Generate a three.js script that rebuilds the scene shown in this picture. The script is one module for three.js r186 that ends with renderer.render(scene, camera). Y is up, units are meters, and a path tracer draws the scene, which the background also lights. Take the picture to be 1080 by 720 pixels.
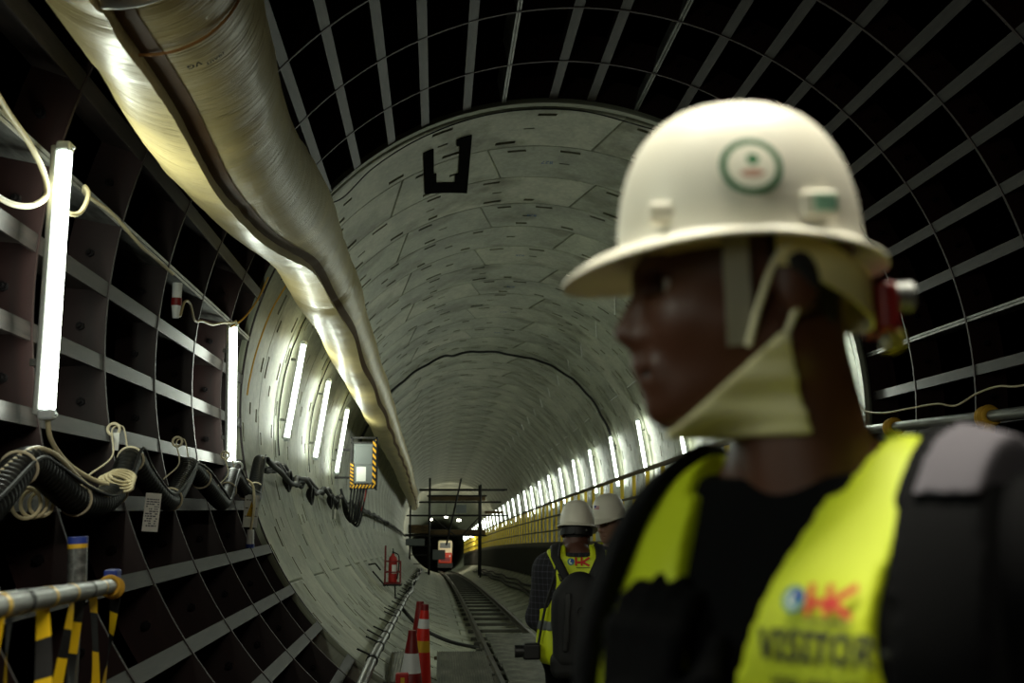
import * as THREE from 'three';
import { mergeGeometries } from 'three/addons/utils/BufferGeometryUtils.js';
import { RoundedBoxGeometry } from 'three/addons/geometries/RoundedBoxGeometry.js';
import { RectAreaLightUniformsLib } from 'three/addons/lights/RectAreaLightUniformsLib.js';

// ---------------------------------------------------------------- camera, light, exposure
const EYE = 1.9;                                    // lens height above the track deck
const scene = new THREE.Scene();
scene.background = new THREE.Color(0x000000);
const camera = new THREE.PerspectiveCamera(37.85, 1.5, 0.05, 300);
const PITCH = 9.515 * Math.PI / 180, YAW = 4.244 * Math.PI / 180;
camera.position.set(0, EYE, 0);
camera.lookAt(Math.sin(YAW) * Math.cos(PITCH), EYE + Math.sin(PITCH), -Math.cos(YAW) * Math.cos(PITCH));
camera.focus = 8.5;
camera.userData.fStop = 3.3;
const renderer = new THREE.WebGLRenderer({ antialias: true });
renderer.toneMapping = THREE.LinearToneMapping;
renderer.toneMappingExposure = 1.0;
renderer.shadowMap.enabled = true;
RectAreaLightUniformsLib.init();
const TUBE = new THREE.Color().setRGB(0.91, 1.0, 0.85);   // cool greenish fluorescent
const TUBE_GLOW = 9, TUBE_LIGHT = 48;                     // glow of a diffuser, light that leaves it
const WARM = new THREE.Color().setRGB(1.0, 0.94, 0.78);

// ---------------------------------------------------------------- helpers
const V3 = (x, y, z) => new THREE.Vector3(x, y, z);
const P = (x, y, d) => new THREE.Vector3(x, y + EYE, -d);  // x right of the lens, y above it, d metres ahead
const DEG = Math.PI / 180;
function rng(seed) { let a = seed >>> 0; return () => { a = (a + 0x6D2B79F5) | 0; let t = Math.imul(a ^ (a >>> 15), 1 | a); t = (t + Math.imul(t ^ (t >>> 7), 61 | t)) ^ t; return ((t ^ (t >>> 14)) >>> 0) / 4294967296; }; }
const used = {};
function numbered(n) { if (!(n in used)) { used[n] = 0; return n; } used[n]++; return n + '_' + String(used[n]).padStart(3, '0'); }
function shade(o) { o.castShadow = true; o.receiveShadow = true; return o; }
function merge(gs) {
  gs = (Array.isArray(gs) ? gs : [gs]).map((g) => (g.index ? g.toNonIndexed() : g));
  if (gs.length === 1) return gs[0];
  for (const g of gs) { if (!g.attributes.uv) g.setAttribute('uv', new THREE.BufferAttribute(new Float32Array(g.attributes.position.count * 2), 2)); for (const k of Object.keys(g.attributes)) if (!['position', 'normal', 'uv', 'color'].includes(k)) g.deleteAttribute(k); }
  return mergeGeometries(gs);
}
function obj(name, gs, mat, parent) { const m = shade(new THREE.Mesh(merge(gs), mat)); m.name = parent ? name : numbered(name); (parent || scene).add(m); return m; }
function thing(name, label, category, group, pos) { const g = new THREE.Group(); g.name = numbered(name); scene.add(g); if (pos) g.position.copy(pos); g.userData = { label, category }; if (group) g.userData.group = group; return g; }
function tag(o, label, category, group) { o.userData.label = label; o.userData.category = category; if (group) o.userData.group = group; return o; }
function structure(name) { const g = new THREE.Group(); g.name = name; g.userData = { kind: 'structure' }; scene.add(g); return g; }
function box(w, h, l, x = 0, y = 0, z = 0, rx = 0, ry = 0, rz = 0) { const g = new THREE.BoxGeometry(w, h, l); if (rx || ry || rz) g.applyMatrix4(new THREE.Matrix4().makeRotationFromEuler(new THREE.Euler(rx, ry, rz))); g.translate(x, y, z); return g; }
function rbox(w, h, l, r, x = 0, y = 0, z = 0, s = 2) { const g = new RoundedBoxGeometry(w, h, l, s, r); g.translate(x, y, z); return g; }
function between(g, a, b) { const d = b.clone().sub(a), L = d.length(); g.applyQuaternion(new THREE.Quaternion().setFromUnitVectors(V3(0, 1, 0), d.clone().divideScalar(L))); g.translate((a.x + b.x) / 2, (a.y + b.y) / 2, (a.z + b.z) / 2); return g; }
function bar(a, b, r, n = 10, r2 = r) { return between(new THREE.CylinderGeometry(r2, r, a.distanceTo(b), n), a, b); }
function strip(a, b, w, t, up = V3(0, 1, 0)) { // flat bar from a to b
  const z = b.clone().sub(a), L = z.length(); z.normalize(); const x = new THREE.Vector3().crossVectors(up, z).normalize(), y = new THREE.Vector3().crossVectors(z, x);
  const g = new THREE.BoxGeometry(w, t, L); g.applyMatrix4(new THREE.Matrix4().makeBasis(x, y, z)); g.translate((a.x + b.x) / 2, (a.y + b.y) / 2, (a.z + b.z) / 2); return g;
}
function tube(pts, r, seg = 60, n = 8) { return new THREE.TubeGeometry(new THREE.CatmullRomCurve3(pts, false, 'centripetal'), seg, r, n, false); }
function torus(R, r, a = 6, b = 20) { return new THREE.TorusGeometry(R, r, a, b); }
function moved(g, p, q) { if (q) g.applyQuaternion(q); g.translate(p.x, p.y, p.z); return g; }

// ---------------------------------------------------------------- textures (matter only: grain, stains, print)
function valueNoise(n, cells, seed) {
  const r = rng(seed), g = new Float32Array(cells * cells); for (let i = 0; i < g.length; i++) g[i] = r();
  const o = new Float32Array(n * n), sm = (t) => t * t * (3 - 2 * t);
  for (let y = 0; y < n; y++) for (let x = 0; x < n; x++) {
    const fx = x / n * cells, fy = y / n * cells, ix = fx | 0, iy = fy | 0, tx = sm(fx - ix), ty = sm(fy - iy), i2 = (ix + 1) % cells, j2 = (iy + 1) % cells;
    const a = g[iy * cells + ix], b = g[iy * cells + i2], c = g[j2 * cells + ix], d = g[j2 * cells + i2];
    o[y * n + x] = (a + (b - a) * tx) * (1 - ty) + (c + (d - c) * tx) * ty;
  }
  return o;
}
function fbm(n, base, seed, oct = 5, gain = 0.55) { const o = new Float32Array(n * n); let amp = 1, sum = 0, c = base; for (let k = 0; k < oct && c <= n; k++) { const v = valueNoise(n, c, seed + k * 17); for (let i = 0; i < o.length; i++) o[i] += v[i] * amp; sum += amp; amp *= gain; c *= 2; } for (let i = 0; i < o.length; i++) o[i] /= sum; return o; }
function dataTex(n, f, srgb = true) { const d = new Uint8Array(n * n * 4); for (let y = 0; y < n; y++) for (let x = 0; x < n; x++) { const c = f(x, y, y * n + x), i = (y * n + x) * 4; d[i] = Math.max(0, Math.min(255, c[0] * 255)); d[i + 1] = Math.max(0, Math.min(255, c[1] * 255)); d[i + 2] = Math.max(0, Math.min(255, c[2] * 255)); d[i + 3] = 255; } const t = new THREE.DataTexture(d, n, n); t.wrapS = t.wrapT = THREE.RepeatWrapping; t.magFilter = THREE.LinearFilter; t.minFilter = THREE.LinearMipmapLinearFilter; t.generateMipmaps = true; if (srgb) t.colorSpace = THREE.SRGBColorSpace; t.needsUpdate = true; return t; }
const concNoise = fbm(512, 4, 11, 7, 0.6), concFine = fbm(512, 64, 23, 3, 0.7), concPatch = fbm(512, 3, 41, 4, 0.5);
function concreteTex(r, g, b) { const t = dataTex(512, (x, y, i) => { let v = 0.80 + (concNoise[i] - 0.5) * 0.42 + (concFine[i] - 0.5) * 0.16; const s = concPatch[i] > 0.60 ? (concPatch[i] - 0.60) * 1.5 : 0; v -= s; return [r * v, g * v, b * v * (1 - s * 0.3)]; }); t.repeat.set(0.4, 0.4); return t; }
const concBump = dataTex(512, (x, y, i) => { const v = concFine[i] * 0.6 + concNoise[i] * 0.4; return [v, v, v]; }, false); concBump.repeat.set(0.8, 0.8);
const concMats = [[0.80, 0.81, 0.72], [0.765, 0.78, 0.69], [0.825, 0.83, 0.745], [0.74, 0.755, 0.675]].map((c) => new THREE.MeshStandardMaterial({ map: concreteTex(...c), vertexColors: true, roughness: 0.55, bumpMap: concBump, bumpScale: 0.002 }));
const rustNoise = fbm(256, 4, 77, 6, 0.6), streak = dataTex(256, (x, y, i) => { const v = 0.75 + (rustNoise[i] - 0.5) * 0.8; return [v, v, v]; });
streak.repeat.set(1.5, 1.5);
const stdm = (c, roughness = 0.7, metalness = 0, extra = {}) => new THREE.MeshStandardMaterial({ color: c, roughness, metalness, ...extra });
const M = {
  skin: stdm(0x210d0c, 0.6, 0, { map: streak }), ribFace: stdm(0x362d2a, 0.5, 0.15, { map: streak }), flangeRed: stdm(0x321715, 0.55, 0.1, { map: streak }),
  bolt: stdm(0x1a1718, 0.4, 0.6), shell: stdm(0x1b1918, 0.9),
  galv: stdm(0xa9aaa6, 0.42, 0.7, { map: streak }), darkSteel: stdm(0x3a3836, 0.55, 0.6, { map: streak }), rail: stdm(0x5a5450, 0.4, 0.8), plate: stdm(0x8d8c80, 0.6, 0.25, { map: streak }),
  rubber: stdm(0x141514, 0.42), hose: stdm(0x131413, 0.5), cable: stdm(0x0c0c0c, 0.6), creamCable: stdm(0xcfc19a, 0.5), rope: stdm(0xd8ccae, 0.9), yellowRope: stdm(0xc9992a, 0.8),
  white: stdm(0xdedfdc, 0.5), paper: stdm(0xe6e6e0, 0.8), grey: stdm(0x676c6a, 0.5), blue: stdm(0x24398c, 0.5), red: stdm(0xb4211c, 0.45), darkRed: stdm(0x7b1512, 0.45), black: stdm(0x0b0b0b, 0.6),
  yellow: stdm(0xd6a820, 0.55), railYellow: stdm(0xcdb01c, 0.5, 0.1), brownRail: stdm(0x4d3f26, 0.5, 0.4), sleeper: stdm(0x6f6d62, 0.8, 0, { map: streak }), timber: stdm(0x7d643c, 0.8, 0, { map: streak }),
  housing: stdm(0xb9bdba, 0.5, 0.2), glassCap: stdm(0xdfe6ea, 0.2),
  diffuser: new THREE.MeshStandardMaterial({ color: 0xffffff, roughness: 0.4, emissive: TUBE.clone(), emissiveIntensity: TUBE_GLOW }),
  skinTone: stdm(0x8e5638, 0.5), hair: stdm(0x100c0a, 0.8), eyeWhite: stdm(0xd8d0c8, 0.2), iris: stdm(0x1a0d08, 0.2),
};

// ---------------------------------------------------------------- the line of the tunnel
const CX = 1.158, CY = 1.02, D0 = 9.55, W = 0.97, RC = 3.025;       // concrete lining
const SX = 1.21, SY = 1.02, RS = 3.06, RSKIN = 3.32;                // steel lining
function axis(d) { const t = Math.max(0, d - D0); return [CX - 8.8e-5 * t * t, CY - 0.03 * t - 1.84e-4 * t * t]; }
function frame(d) { const t = Math.max(0, d - D0), a = axis(d); const dir = V3(-1.76e-4 * t, -0.03 - 3.68e-4 * t, -1).normalize(); return { p: P(a[0], a[1], d), q: new THREE.Quaternion().setFromUnitVectors(V3(0, 0, -1), dir) }; }
const rel = (x, y, d) => { const a = axis(d); return P(a[0] + x, a[1] + y, d); };           // offset from the tunnel's axis
const onC = (d, th, r) => rel(r * Math.sin(th * DEG), r * Math.cos(th * DEG), d);            // angle from the crown, + to the right
const onS = (d, th, r) => P(SX + r * Math.sin(th * DEG), SY + r * Math.cos(th * DEG), d);

// ---------------------------------------------------------------- concrete lining: segments with gaps, chamfers and bolt pockets
const ODD = [{ n: 14, f: 10 }, { n: -56, f: -56 }, { n: -124, f: -124 }, { n: -192, f: -192 }, { n: -258, f: -258 }, { n: -327, f: -323 }];
const EVEN = ODD.map((j) => ({ n: 1.6 - j.n, f: 1.6 - j.f }));
function segmentGeometry(a, b, seed) {   // from joint a to joint b (angles rising)
  const r = rng(seed), span = (b.n + b.f - a.n - a.f) / 2, pockets = [], gap = 0.06, cham = 0.3;
  for (const row of [0, 1]) for (let th = 4 + row * 3; th < span - 5; th += 9 + r() * 6) { if (r() < 0.22) continue; const w = 2.4 + r() * 2.0; pockets.push([th, th + w, row ? W - 0.17 : 0.10, row ? W - 0.10 : 0.16, row]); }
  for (let th = 9 + r() * 6; th < span - 8; th += 16 + r() * 10) pockets.push([th, th + 2.2, 0.45 + r() * 0.04, 0.50 + r() * 0.04, 2]);
  let S = [gap, cham, span - cham, span - gap]; const n = Math.ceil(span / 3.5); for (let i = 1; i < n; i++) S.push(span * i / n);
  let T = [0.003, 0.014, W - 0.014, W - 0.003];
  for (const p of pockets) { S.push(p[0], p[1]); T.push(p[2], p[3]); }
  const uniq = (A, e) => A.sort((x, y) => x - y).filter((v, i) => i === 0 || v - A[i - 1] > e);
  S = uniq(S, 1e-4); T = uniq(T, 1e-4);
  const pos = [], nor = [], uv = [], col = [], ou = r() * 2, ov = r() * 2;
  const th = (s, t) => (a.n + (a.f - a.n) * t / W) + (s / span) * ((b.n + (b.f - b.n) * t / W) - (a.n + (a.f - a.n) * t / W));
  const pt = (s, t, rad) => { const q = th(s, t) * DEG; return [rad * Math.sin(q), rad * Math.cos(q), -t]; };
  const inward = (s, t) => { const q = th(s, t) * DEG; return [-Math.sin(q), -Math.cos(q), 0]; };
  const edge = (i, j) => (i === 0 || j === 0 || i === S.length - 1 || j === T.length - 1 ? RC + 0.013 : RC);
  function quad(c, uvs, normals, k) { const e1 = V3(...c[1]).sub(V3(...c[0])), N = V3(...c[2]).sub(V3(...c[0])).cross(e1).negate(), back = N.dot(V3(...normals[0])) < 0; for (const i of back ? [0, 2, 1, 0, 3, 2] : [0, 1, 2, 0, 2, 3]) { pos.push(...c[i]); nor.push(...normals[i]); uv.push(...uvs[i]); col.push(k[0], k[1], k[2]); } }
  const flat = (c) => { const A = V3(...c[0]), n1 = V3(...c[1]).sub(A), n2 = V3(...c[2]).sub(A), N = n1.cross(n2).normalize(); return [0, 0, 0, 0].map(() => [N.x, N.y, N.z]); };
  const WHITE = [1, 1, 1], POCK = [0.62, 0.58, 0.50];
  const UV = (s, t) => [th(s, t) * DEG * RC + ou, t + ov];
  for (let i = 0; i < S.length - 1; i++) for (let j = 0; j < T.length - 1; j++) {
    const s0 = S[i], s1 = S[i + 1], t0 = T[j], t1 = T[j + 1], ms = (s0 + s1) / 2, mt = (t0 + t1) / 2;
    const p = pockets.find((q) => ms > q[0] && ms < q[1] && mt > q[2] && mt < q[3]);
    const uvs = [UV(s0, t0), UV(s1, t0), UV(s1, t1), UV(s0, t1)];
    if (!p) { const c = [pt(s0, t0, edge(i, j)), pt(s1, t0, edge(i + 1, j)), pt(s1, t1, edge(i + 1, j + 1)), pt(s0, t1, edge(i, j + 1))]; const rim = i === 0 || j === 0 || i === S.length - 2 || j === T.length - 2; quad(c, uvs, rim ? flat([c[0], c[3], c[2]]) : [inward(s0, t0), inward(s1, t0), inward(s1, t1), inward(s0, t1)], WHITE); continue; }
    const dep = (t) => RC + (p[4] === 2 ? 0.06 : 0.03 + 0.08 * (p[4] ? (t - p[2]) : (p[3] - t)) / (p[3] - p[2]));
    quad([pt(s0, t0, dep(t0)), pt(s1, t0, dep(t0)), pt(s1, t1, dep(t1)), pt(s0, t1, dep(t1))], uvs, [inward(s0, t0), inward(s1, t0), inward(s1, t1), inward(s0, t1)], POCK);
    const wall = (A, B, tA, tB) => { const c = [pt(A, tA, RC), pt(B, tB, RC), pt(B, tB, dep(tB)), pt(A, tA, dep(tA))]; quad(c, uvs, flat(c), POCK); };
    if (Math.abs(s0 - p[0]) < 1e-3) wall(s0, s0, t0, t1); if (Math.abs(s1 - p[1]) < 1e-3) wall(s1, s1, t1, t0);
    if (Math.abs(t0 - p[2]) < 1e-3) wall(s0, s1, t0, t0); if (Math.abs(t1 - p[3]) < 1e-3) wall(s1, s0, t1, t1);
  }
  const skirt = (A, B, tA, tB) => { const c = [pt(A, tA, RC + 0.013), pt(B, tB, RC + 0.013), pt(B, tB, RC + 0.17), pt(A, tA, RC + 0.17)]; quad(c, [UV(A, tA), UV(B, tB), UV(B, tB), UV(A, tA)], flat(c), WHITE); };
  for (let i = 0; i < S.length - 1; i++) { skirt(S[i], S[i + 1], T[0], T[0]); skirt(S[i + 1], S[i], T[T.length - 1], T[T.length - 1]); }
  for (let j = 0; j < T.length - 1; j++) { skirt(S[0], S[0], T[j + 1], T[j]); skirt(S[S.length - 1], S[S.length - 1], T[j], T[j + 1]); }
  const g = new THREE.BufferGeometry(); g.setAttribute('position', new THREE.Float32BufferAttribute(pos, 3)); g.setAttribute('normal', new THREE.Float32BufferAttribute(nor, 3)); g.setAttribute('uv', new THREE.Float32BufferAttribute(uv, 2)); g.setAttribute('color', new THREE.Float32BufferAttribute(col, 3)); return g;
}
function ringSegments(J, seed) { const s = [...J].sort((p, q) => p.n - q.n), out = []; for (let i = 0; i < s.length; i++) { const a = s[i], b0 = s[(i + 1) % s.length], b = i === s.length - 1 ? { n: b0.n + 360, f: b0.f + 360 } : b0; out.push(segmentGeometry(a, b, seed + i * 7)); } return out; }
const wallFar = structure('wall_far');
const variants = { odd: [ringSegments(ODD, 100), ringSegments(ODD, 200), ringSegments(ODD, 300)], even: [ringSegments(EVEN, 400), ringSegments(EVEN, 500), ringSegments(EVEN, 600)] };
const NEAR_RINGS = 18, RINGS = 155;
{
  const r = rng(5), far = { odd: [], even: [] };
  const stencil = (txt) => { const c = document.createElement('canvas'); c.width = 256; c.height = 96; const x = c.getContext('2d'); x.fillStyle = '#000'; x.fillRect(0, 0, 256, 96); x.fillStyle = '#fff'; x.font = 'bold 84px monospace'; x.textAlign = 'center'; x.textBaseline = 'middle'; x.fillText(txt, 128, 50); for (let k = 0; k < 3; k++) { x.fillStyle = '#000'; x.fillRect(76 + k * 52, 0, 4, 96); } const t = new THREE.CanvasTexture(c); return t; };
  const stMats = ['827', '826', '825', '824'].map((s) => new THREE.MeshStandardMaterial({ color: 0x2f5c94, alphaMap: stencil(s), transparent: true, roughness: 0.8, polygonOffset: true, polygonOffsetFactor: -1 }));
  const patch = (th, w, h) => { const g = new THREE.PlaneGeometry(w, h, 6, 1), p = g.attributes.position; for (let i = 0; i < p.count; i++) { const q = (th * DEG) - p.getX(i) / RC, t = 0.5 - p.getY(i); p.setXYZ(i, (RC - 0.002) * Math.sin(q), (RC - 0.002) * Math.cos(q), -(W - t) - 0.02); } g.computeVertexNormals(); return g; };
  const stG = patch(1.5, 0.24, 0.13);
  for (let k = 0; k < RINGS; k++) {
    const f = frame(D0 + k * W), kind = k % 2 ? 'even' : 'odd';
    if (k < NEAR_RINGS) {
      const set = variants[kind][(r() * 3) | 0];
      set.forEach((g, i) => { const m = shade(new THREE.Mesh(g, concMats[(r() * 4) | 0])); m.name = 'segment'; m.position.copy(f.p); m.quaternion.copy(f.q); wallFar.add(m); if (i === 3 && k % 2 && k < 12) { const s = shade(new THREE.Mesh(stG, stMats[((k - 1) / 2) % 4])); s.name = 'stencilled_number'; s.userData.label = 'blue stencilled segment number'; m.add(s); } });
    } else far[kind].push(f);
  }
  for (const kind of ['odd', 'even']) {
    const im = new THREE.InstancedMesh(merge(variants[kind][0]), concMats[kind === 'odd' ? 0 : 2], far[kind].length); const m4 = new THREE.Matrix4(), one = V3(1, 1, 1), c = new THREE.Color();
    far[kind].forEach((f, i) => { m4.compose(f.p, f.q, one); im.setMatrixAt(i, m4); const v = 0.9 + r() * 0.12; im.setColorAt(i, c.setRGB(v, v, v)); });
    im.name = 'distant_rings'; im.userData.kind = 'stuff'; shade(im); wallFar.add(im);
  }
  const shellPts = []; for (let k = 0; k <= RINGS; k += 5) { const f = frame(D0 + 0.02 + k * W); shellPts.push(f.p); }
  obj('grout_shell', new THREE.TubeGeometry(new THREE.CatmullRomCurve3(shellPts), 40, RC + 0.18, 64, false), M.shell, wallFar);
}
{ const pr = [[RC, -0.045], [RC + 0.05, -0.045], [RC + 0.05, 0.04], [RC, 0.04], [RC, -0.045]].map((p) => new THREE.Vector2(...p)); const g = new THREE.LatheGeometry(pr, 160).rotateX(Math.PI / 2).toNonIndexed(); g.computeVertexNormals(); g.setAttribute('color', new THREE.BufferAttribute(new Float32Array(g.attributes.position.count * 3).fill(1), 3)); obj('rim_collar', moved(g, P(CX, CY, 9.515)), concMats[1], wallFar); }
const DEND = D0 + RINGS * W - 0.4;
{ const w = structure('wall_end'); const a = axis(DEND); obj('bulkhead', moved(new THREE.CylinderGeometry(RC + 0.1, RC + 0.1, 0.2, 64).rotateX(Math.PI / 2), P(a[0], a[1], DEND)), M.darkSteel, w); }

// ---------------------------------------------------------------- steel lining: ring flanges, ribs, skin plates, bolts
const wallNear = structure('wall_near');
const ribAngles = [-147.6, -140, -132.4, -124.7, -116.8, -108.9, -101.7, -94.3, -86.6, -79.3, -71.5, -63.8, -56.3, -48.8, -41.5, -33.7, -26.6, -18.3, -11.1, -1.7, 5.5, 14.3, 21.7, 29.1, 36.5, 43.9, 51.4, 58.8, 66.2, 73.6, 81, 88.7, 96.4, 104.0, 111.7, 119.4, 127, 134.7, 142.4, 150, 157.7, 165.4, 173, 180.7, 188.4, 196, 204.7];
const jointAngles = [-79.3, -11.1, 14.3, 81, 150, 204.7];
const ringEdges = [9.5, 8.6, 7.6, 6.6, 5.6, 4.6, 3.6, 2.6, 1.6, 0.6, -0.4, -1.4, -2.4];
{
  const flangeG = (r0, r1, t) => { const g = new THREE.LatheGeometry([[r0, -t], [r1, -t], [r1, t], [r0, t], [r0, -t]].map((p) => new THREE.Vector2(p[0], p[1])), 160); g.rotateX(Math.PI / 2); return g.toNonIndexed(); };
  const fg = flangeG(RS, RSKIN + 0.02, 0.011); fg.computeVertexNormals();
  ringEdges.forEach((d) => { const m = obj('ring_flange', fg, M.flangeRed, wallNear); m.position.copy(P(SX, SY, d)); });
  const ribG = [box(0.085, 0.014, 0.97, 0, -0.007, 0), box(0.012, 0.25, 0.97, 0, -0.13, 0)], ribTop = merge([box(0.085, 0.014, 0.97, 0, -0.007, 0)]), ribWeb = merge(ribG), jointWeb = merge([box(0.018, 0.25, 0.97, -0.012, -0.125, 0), box(0.018, 0.25, 0.97, 0.012, -0.125, 0)]);
  const boltG = merge([new THREE.CylinderGeometry(0.024, 0.024, 0.022, 6).rotateX(Math.PI / 2).translate(0, 0, 0.012), new THREE.CylinderGeometry(0.012, 0.012, 0.03, 8).rotateX(Math.PI / 2).translate(0, 0, 0.03)]);
  const rest = [], restSkin = [];
  for (let k = 0; k < ringEdges.length - 1; k++) {
    const d1 = ringEdges[k], d0 = ringEdges[k + 1], mid = (d0 + d1) / 2, len = d1 - d0;
    ribAngles.forEach((a, i) => {
      const joint = jointAngles.includes(a), g = joint ? jointWeb : ribWeb, p = onS(mid, a, RS + 0.004), q = new THREE.Quaternion().setFromAxisAngle(V3(0, 0, 1), Math.PI - a * DEG), s = V3(1, 1, len - 0.022 > 0.97 ? 1.008 : (len - 0.022) / 0.97);
      // the plate's outer face (-y of the shape) points away from the axis
      const q2 = new THREE.Quaternion().setFromUnitVectors(V3(0, -1, 0), V3(Math.sin(a * DEG), Math.cos(a * DEG), 0));
      if (k < 6) { const m = obj('rib', g, joint ? M.galv : M.ribFace, wallNear); m.position.copy(p); m.quaternion.copy(q2); m.scale.copy(s); } else { const c = g.clone(); c.applyMatrix4(new THREE.Matrix4().compose(p, q2, s)); rest.push(c); }
    });
    if (k > 0 && k < 7) ribAngles.forEach((a, i) => { if (Math.abs(a) > 125 && a < 360) { if (a > 125) return; } const b = ribAngles[i + 1] === undefined ? a + 7.6 : ribAngles[i + 1]; const m = obj('bolt', boltG, M.bolt, wallNear); m.position.copy(onS(d1 - 0.011, (a + b) / 2, 3.19)); });
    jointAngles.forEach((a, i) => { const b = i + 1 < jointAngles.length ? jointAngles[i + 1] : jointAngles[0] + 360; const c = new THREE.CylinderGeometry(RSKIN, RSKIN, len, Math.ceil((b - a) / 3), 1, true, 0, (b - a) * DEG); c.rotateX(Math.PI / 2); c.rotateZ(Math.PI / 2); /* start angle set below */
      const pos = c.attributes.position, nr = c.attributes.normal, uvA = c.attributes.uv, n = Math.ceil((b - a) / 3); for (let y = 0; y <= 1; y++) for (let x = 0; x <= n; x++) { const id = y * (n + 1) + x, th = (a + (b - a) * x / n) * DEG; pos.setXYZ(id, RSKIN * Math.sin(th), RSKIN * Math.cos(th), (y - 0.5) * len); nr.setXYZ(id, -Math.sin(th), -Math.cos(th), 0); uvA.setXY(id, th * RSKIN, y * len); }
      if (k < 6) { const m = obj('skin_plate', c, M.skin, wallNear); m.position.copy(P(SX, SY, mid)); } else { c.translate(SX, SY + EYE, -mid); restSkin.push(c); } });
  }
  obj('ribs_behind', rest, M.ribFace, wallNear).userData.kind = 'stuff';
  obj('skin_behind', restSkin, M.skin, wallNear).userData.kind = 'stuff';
  obj('outer_shell', moved(new THREE.CylinderGeometry(3.45, 3.45, 12.6, 72, 1, true).rotateX(Math.PI / 2), P(SX, SY, 3.6)), M.shell, wallNear);
  obj('end_plate', moved(new THREE.CylinderGeometry(3.5, 3.5, 0.05, 72).rotateX(Math.PI / 2), P(SX, SY, -2.6)), M.skin, wallNear);
  // steel closing ring between the two linings
  obj('closing_ring', moved(flangeG(RC + 0.09, RSKIN + 0.14, 0.012), P(SX, SY, 9.53)), M.flangeRed, wallNear);
}

// ---------------------------------------------------------------- floor: near deck, lower deck, track plates
const floor = structure('floor');
const FLOOR_NEAR = -1.39, FLOOR_LOW = -1.72, FLOOR_STEP = -1.62;
{
  const r = rng(9);
  for (let i = 0; i < 14; i++) obj('plank', rbox(0.235, 0.04, 5.4, 0.006, -0.45 + i * 0.245, FLOOR_NEAR + EYE - 0.02, -1.0, 1), M.timber, floor);
  for (let i = 0; i < 4; i++) obj('deck_plate', rbox(2.6, 0.02, 0.92, 0.004, SX, FLOOR_LOW + EYE - 0.01, -(4.25 + i * 0.94), 1), M.plate, floor);
  for (let i = 0; i < 2; i++) obj('deck_plate', rbox(3.06, 0.02, 0.92, 0.004, SX, FLOOR_STEP + EYE - 0.01, -(8.0 + i * 0.93), 1), M.plate, floor);
  for (const x of [-0.3, 2.6]) { obj('bearer', box(0.08, 0.14, 5.4, x, FLOOR_NEAR + EYE - 0.11, -1), M.darkSteel, floor); obj('bearer', box(0.08, 0.12, 5.7, SX + (x < 0 ? -1.1 : 1.1), FLOOR_LOW + EYE - 0.08, -6.6), M.darkSteel, floor); }
  // track bed: plates between the rails near the deck, sleepers further on
  const plateG = rbox(0.74, 0.03, 0.90, 0.004, 0, 0, 0, 1);
  for (let i = 0; i < 7; i++) { const d = 10.1 + i * 0.95, m = obj('track_plate', plateG, M.plate, floor); m.position.copy(rel(0.01 + (r() - 0.5) * 0.02, -2.80, d)); m.rotation.set(0.03, (r() - 0.5) * 0.03, 0); const b = obj('sleeper', box(1.1, 0.07, 0.12), M.sleeper, floor); b.position.copy(rel(0, -2.93, d + 0.48)); }
  for (let i = 0; i < 38; i++) { const d = 17.4 + i * 1.5; const b = obj('sleeper', box(1.12, 0.05, 0.11), M.sleeper, floor); b.position.copy(rel(0, -2.945, d)); }
  // ribbed step plates left of the track
  const gr = []; gr.push(box(0.56, 0.02, 2.4)); for (let i = 0; i < 22; i++) gr.push(box(0.008, 0.01, 2.4, -0.27 + i * 0.0257, 0.014, 0));
  const a = obj('ribbed_plate', gr, M.plate, floor); a.position.copy(rel(-0.86, -2.66, 10.75)); a.rotation.x = 0.03;
  const gr2 = []; gr2.push(box(0.34, 0.02, 1.6)); for (let i = 0; i < 12; i++) gr2.push(box(0.008, 0.01, 1.6, -0.16 + i * 0.029, 0.014, 0));
  const b = obj('ribbed_plate', gr2, M.plate, floor); b.position.copy(rel(-1.45, -2.52, 10.2)); b.rotation.set(0.03, 0, 0.10);
  const e = obj('edge_board', box(0.62, 0.035, 0.05), M.timber, floor); e.position.copy(rel(-0.86, -2.65, 11.98));
  for (const [x, d] of [[-1.1, 9.9], [-0.62, 9.9], [-1.1, 11.6], [-0.62, 11.6]]) { const s = obj('support_block', box(0.08, 0.26, 0.08), M.darkSteel, floor); s.position.copy(rel(x, -2.79, d)); }
}

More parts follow.
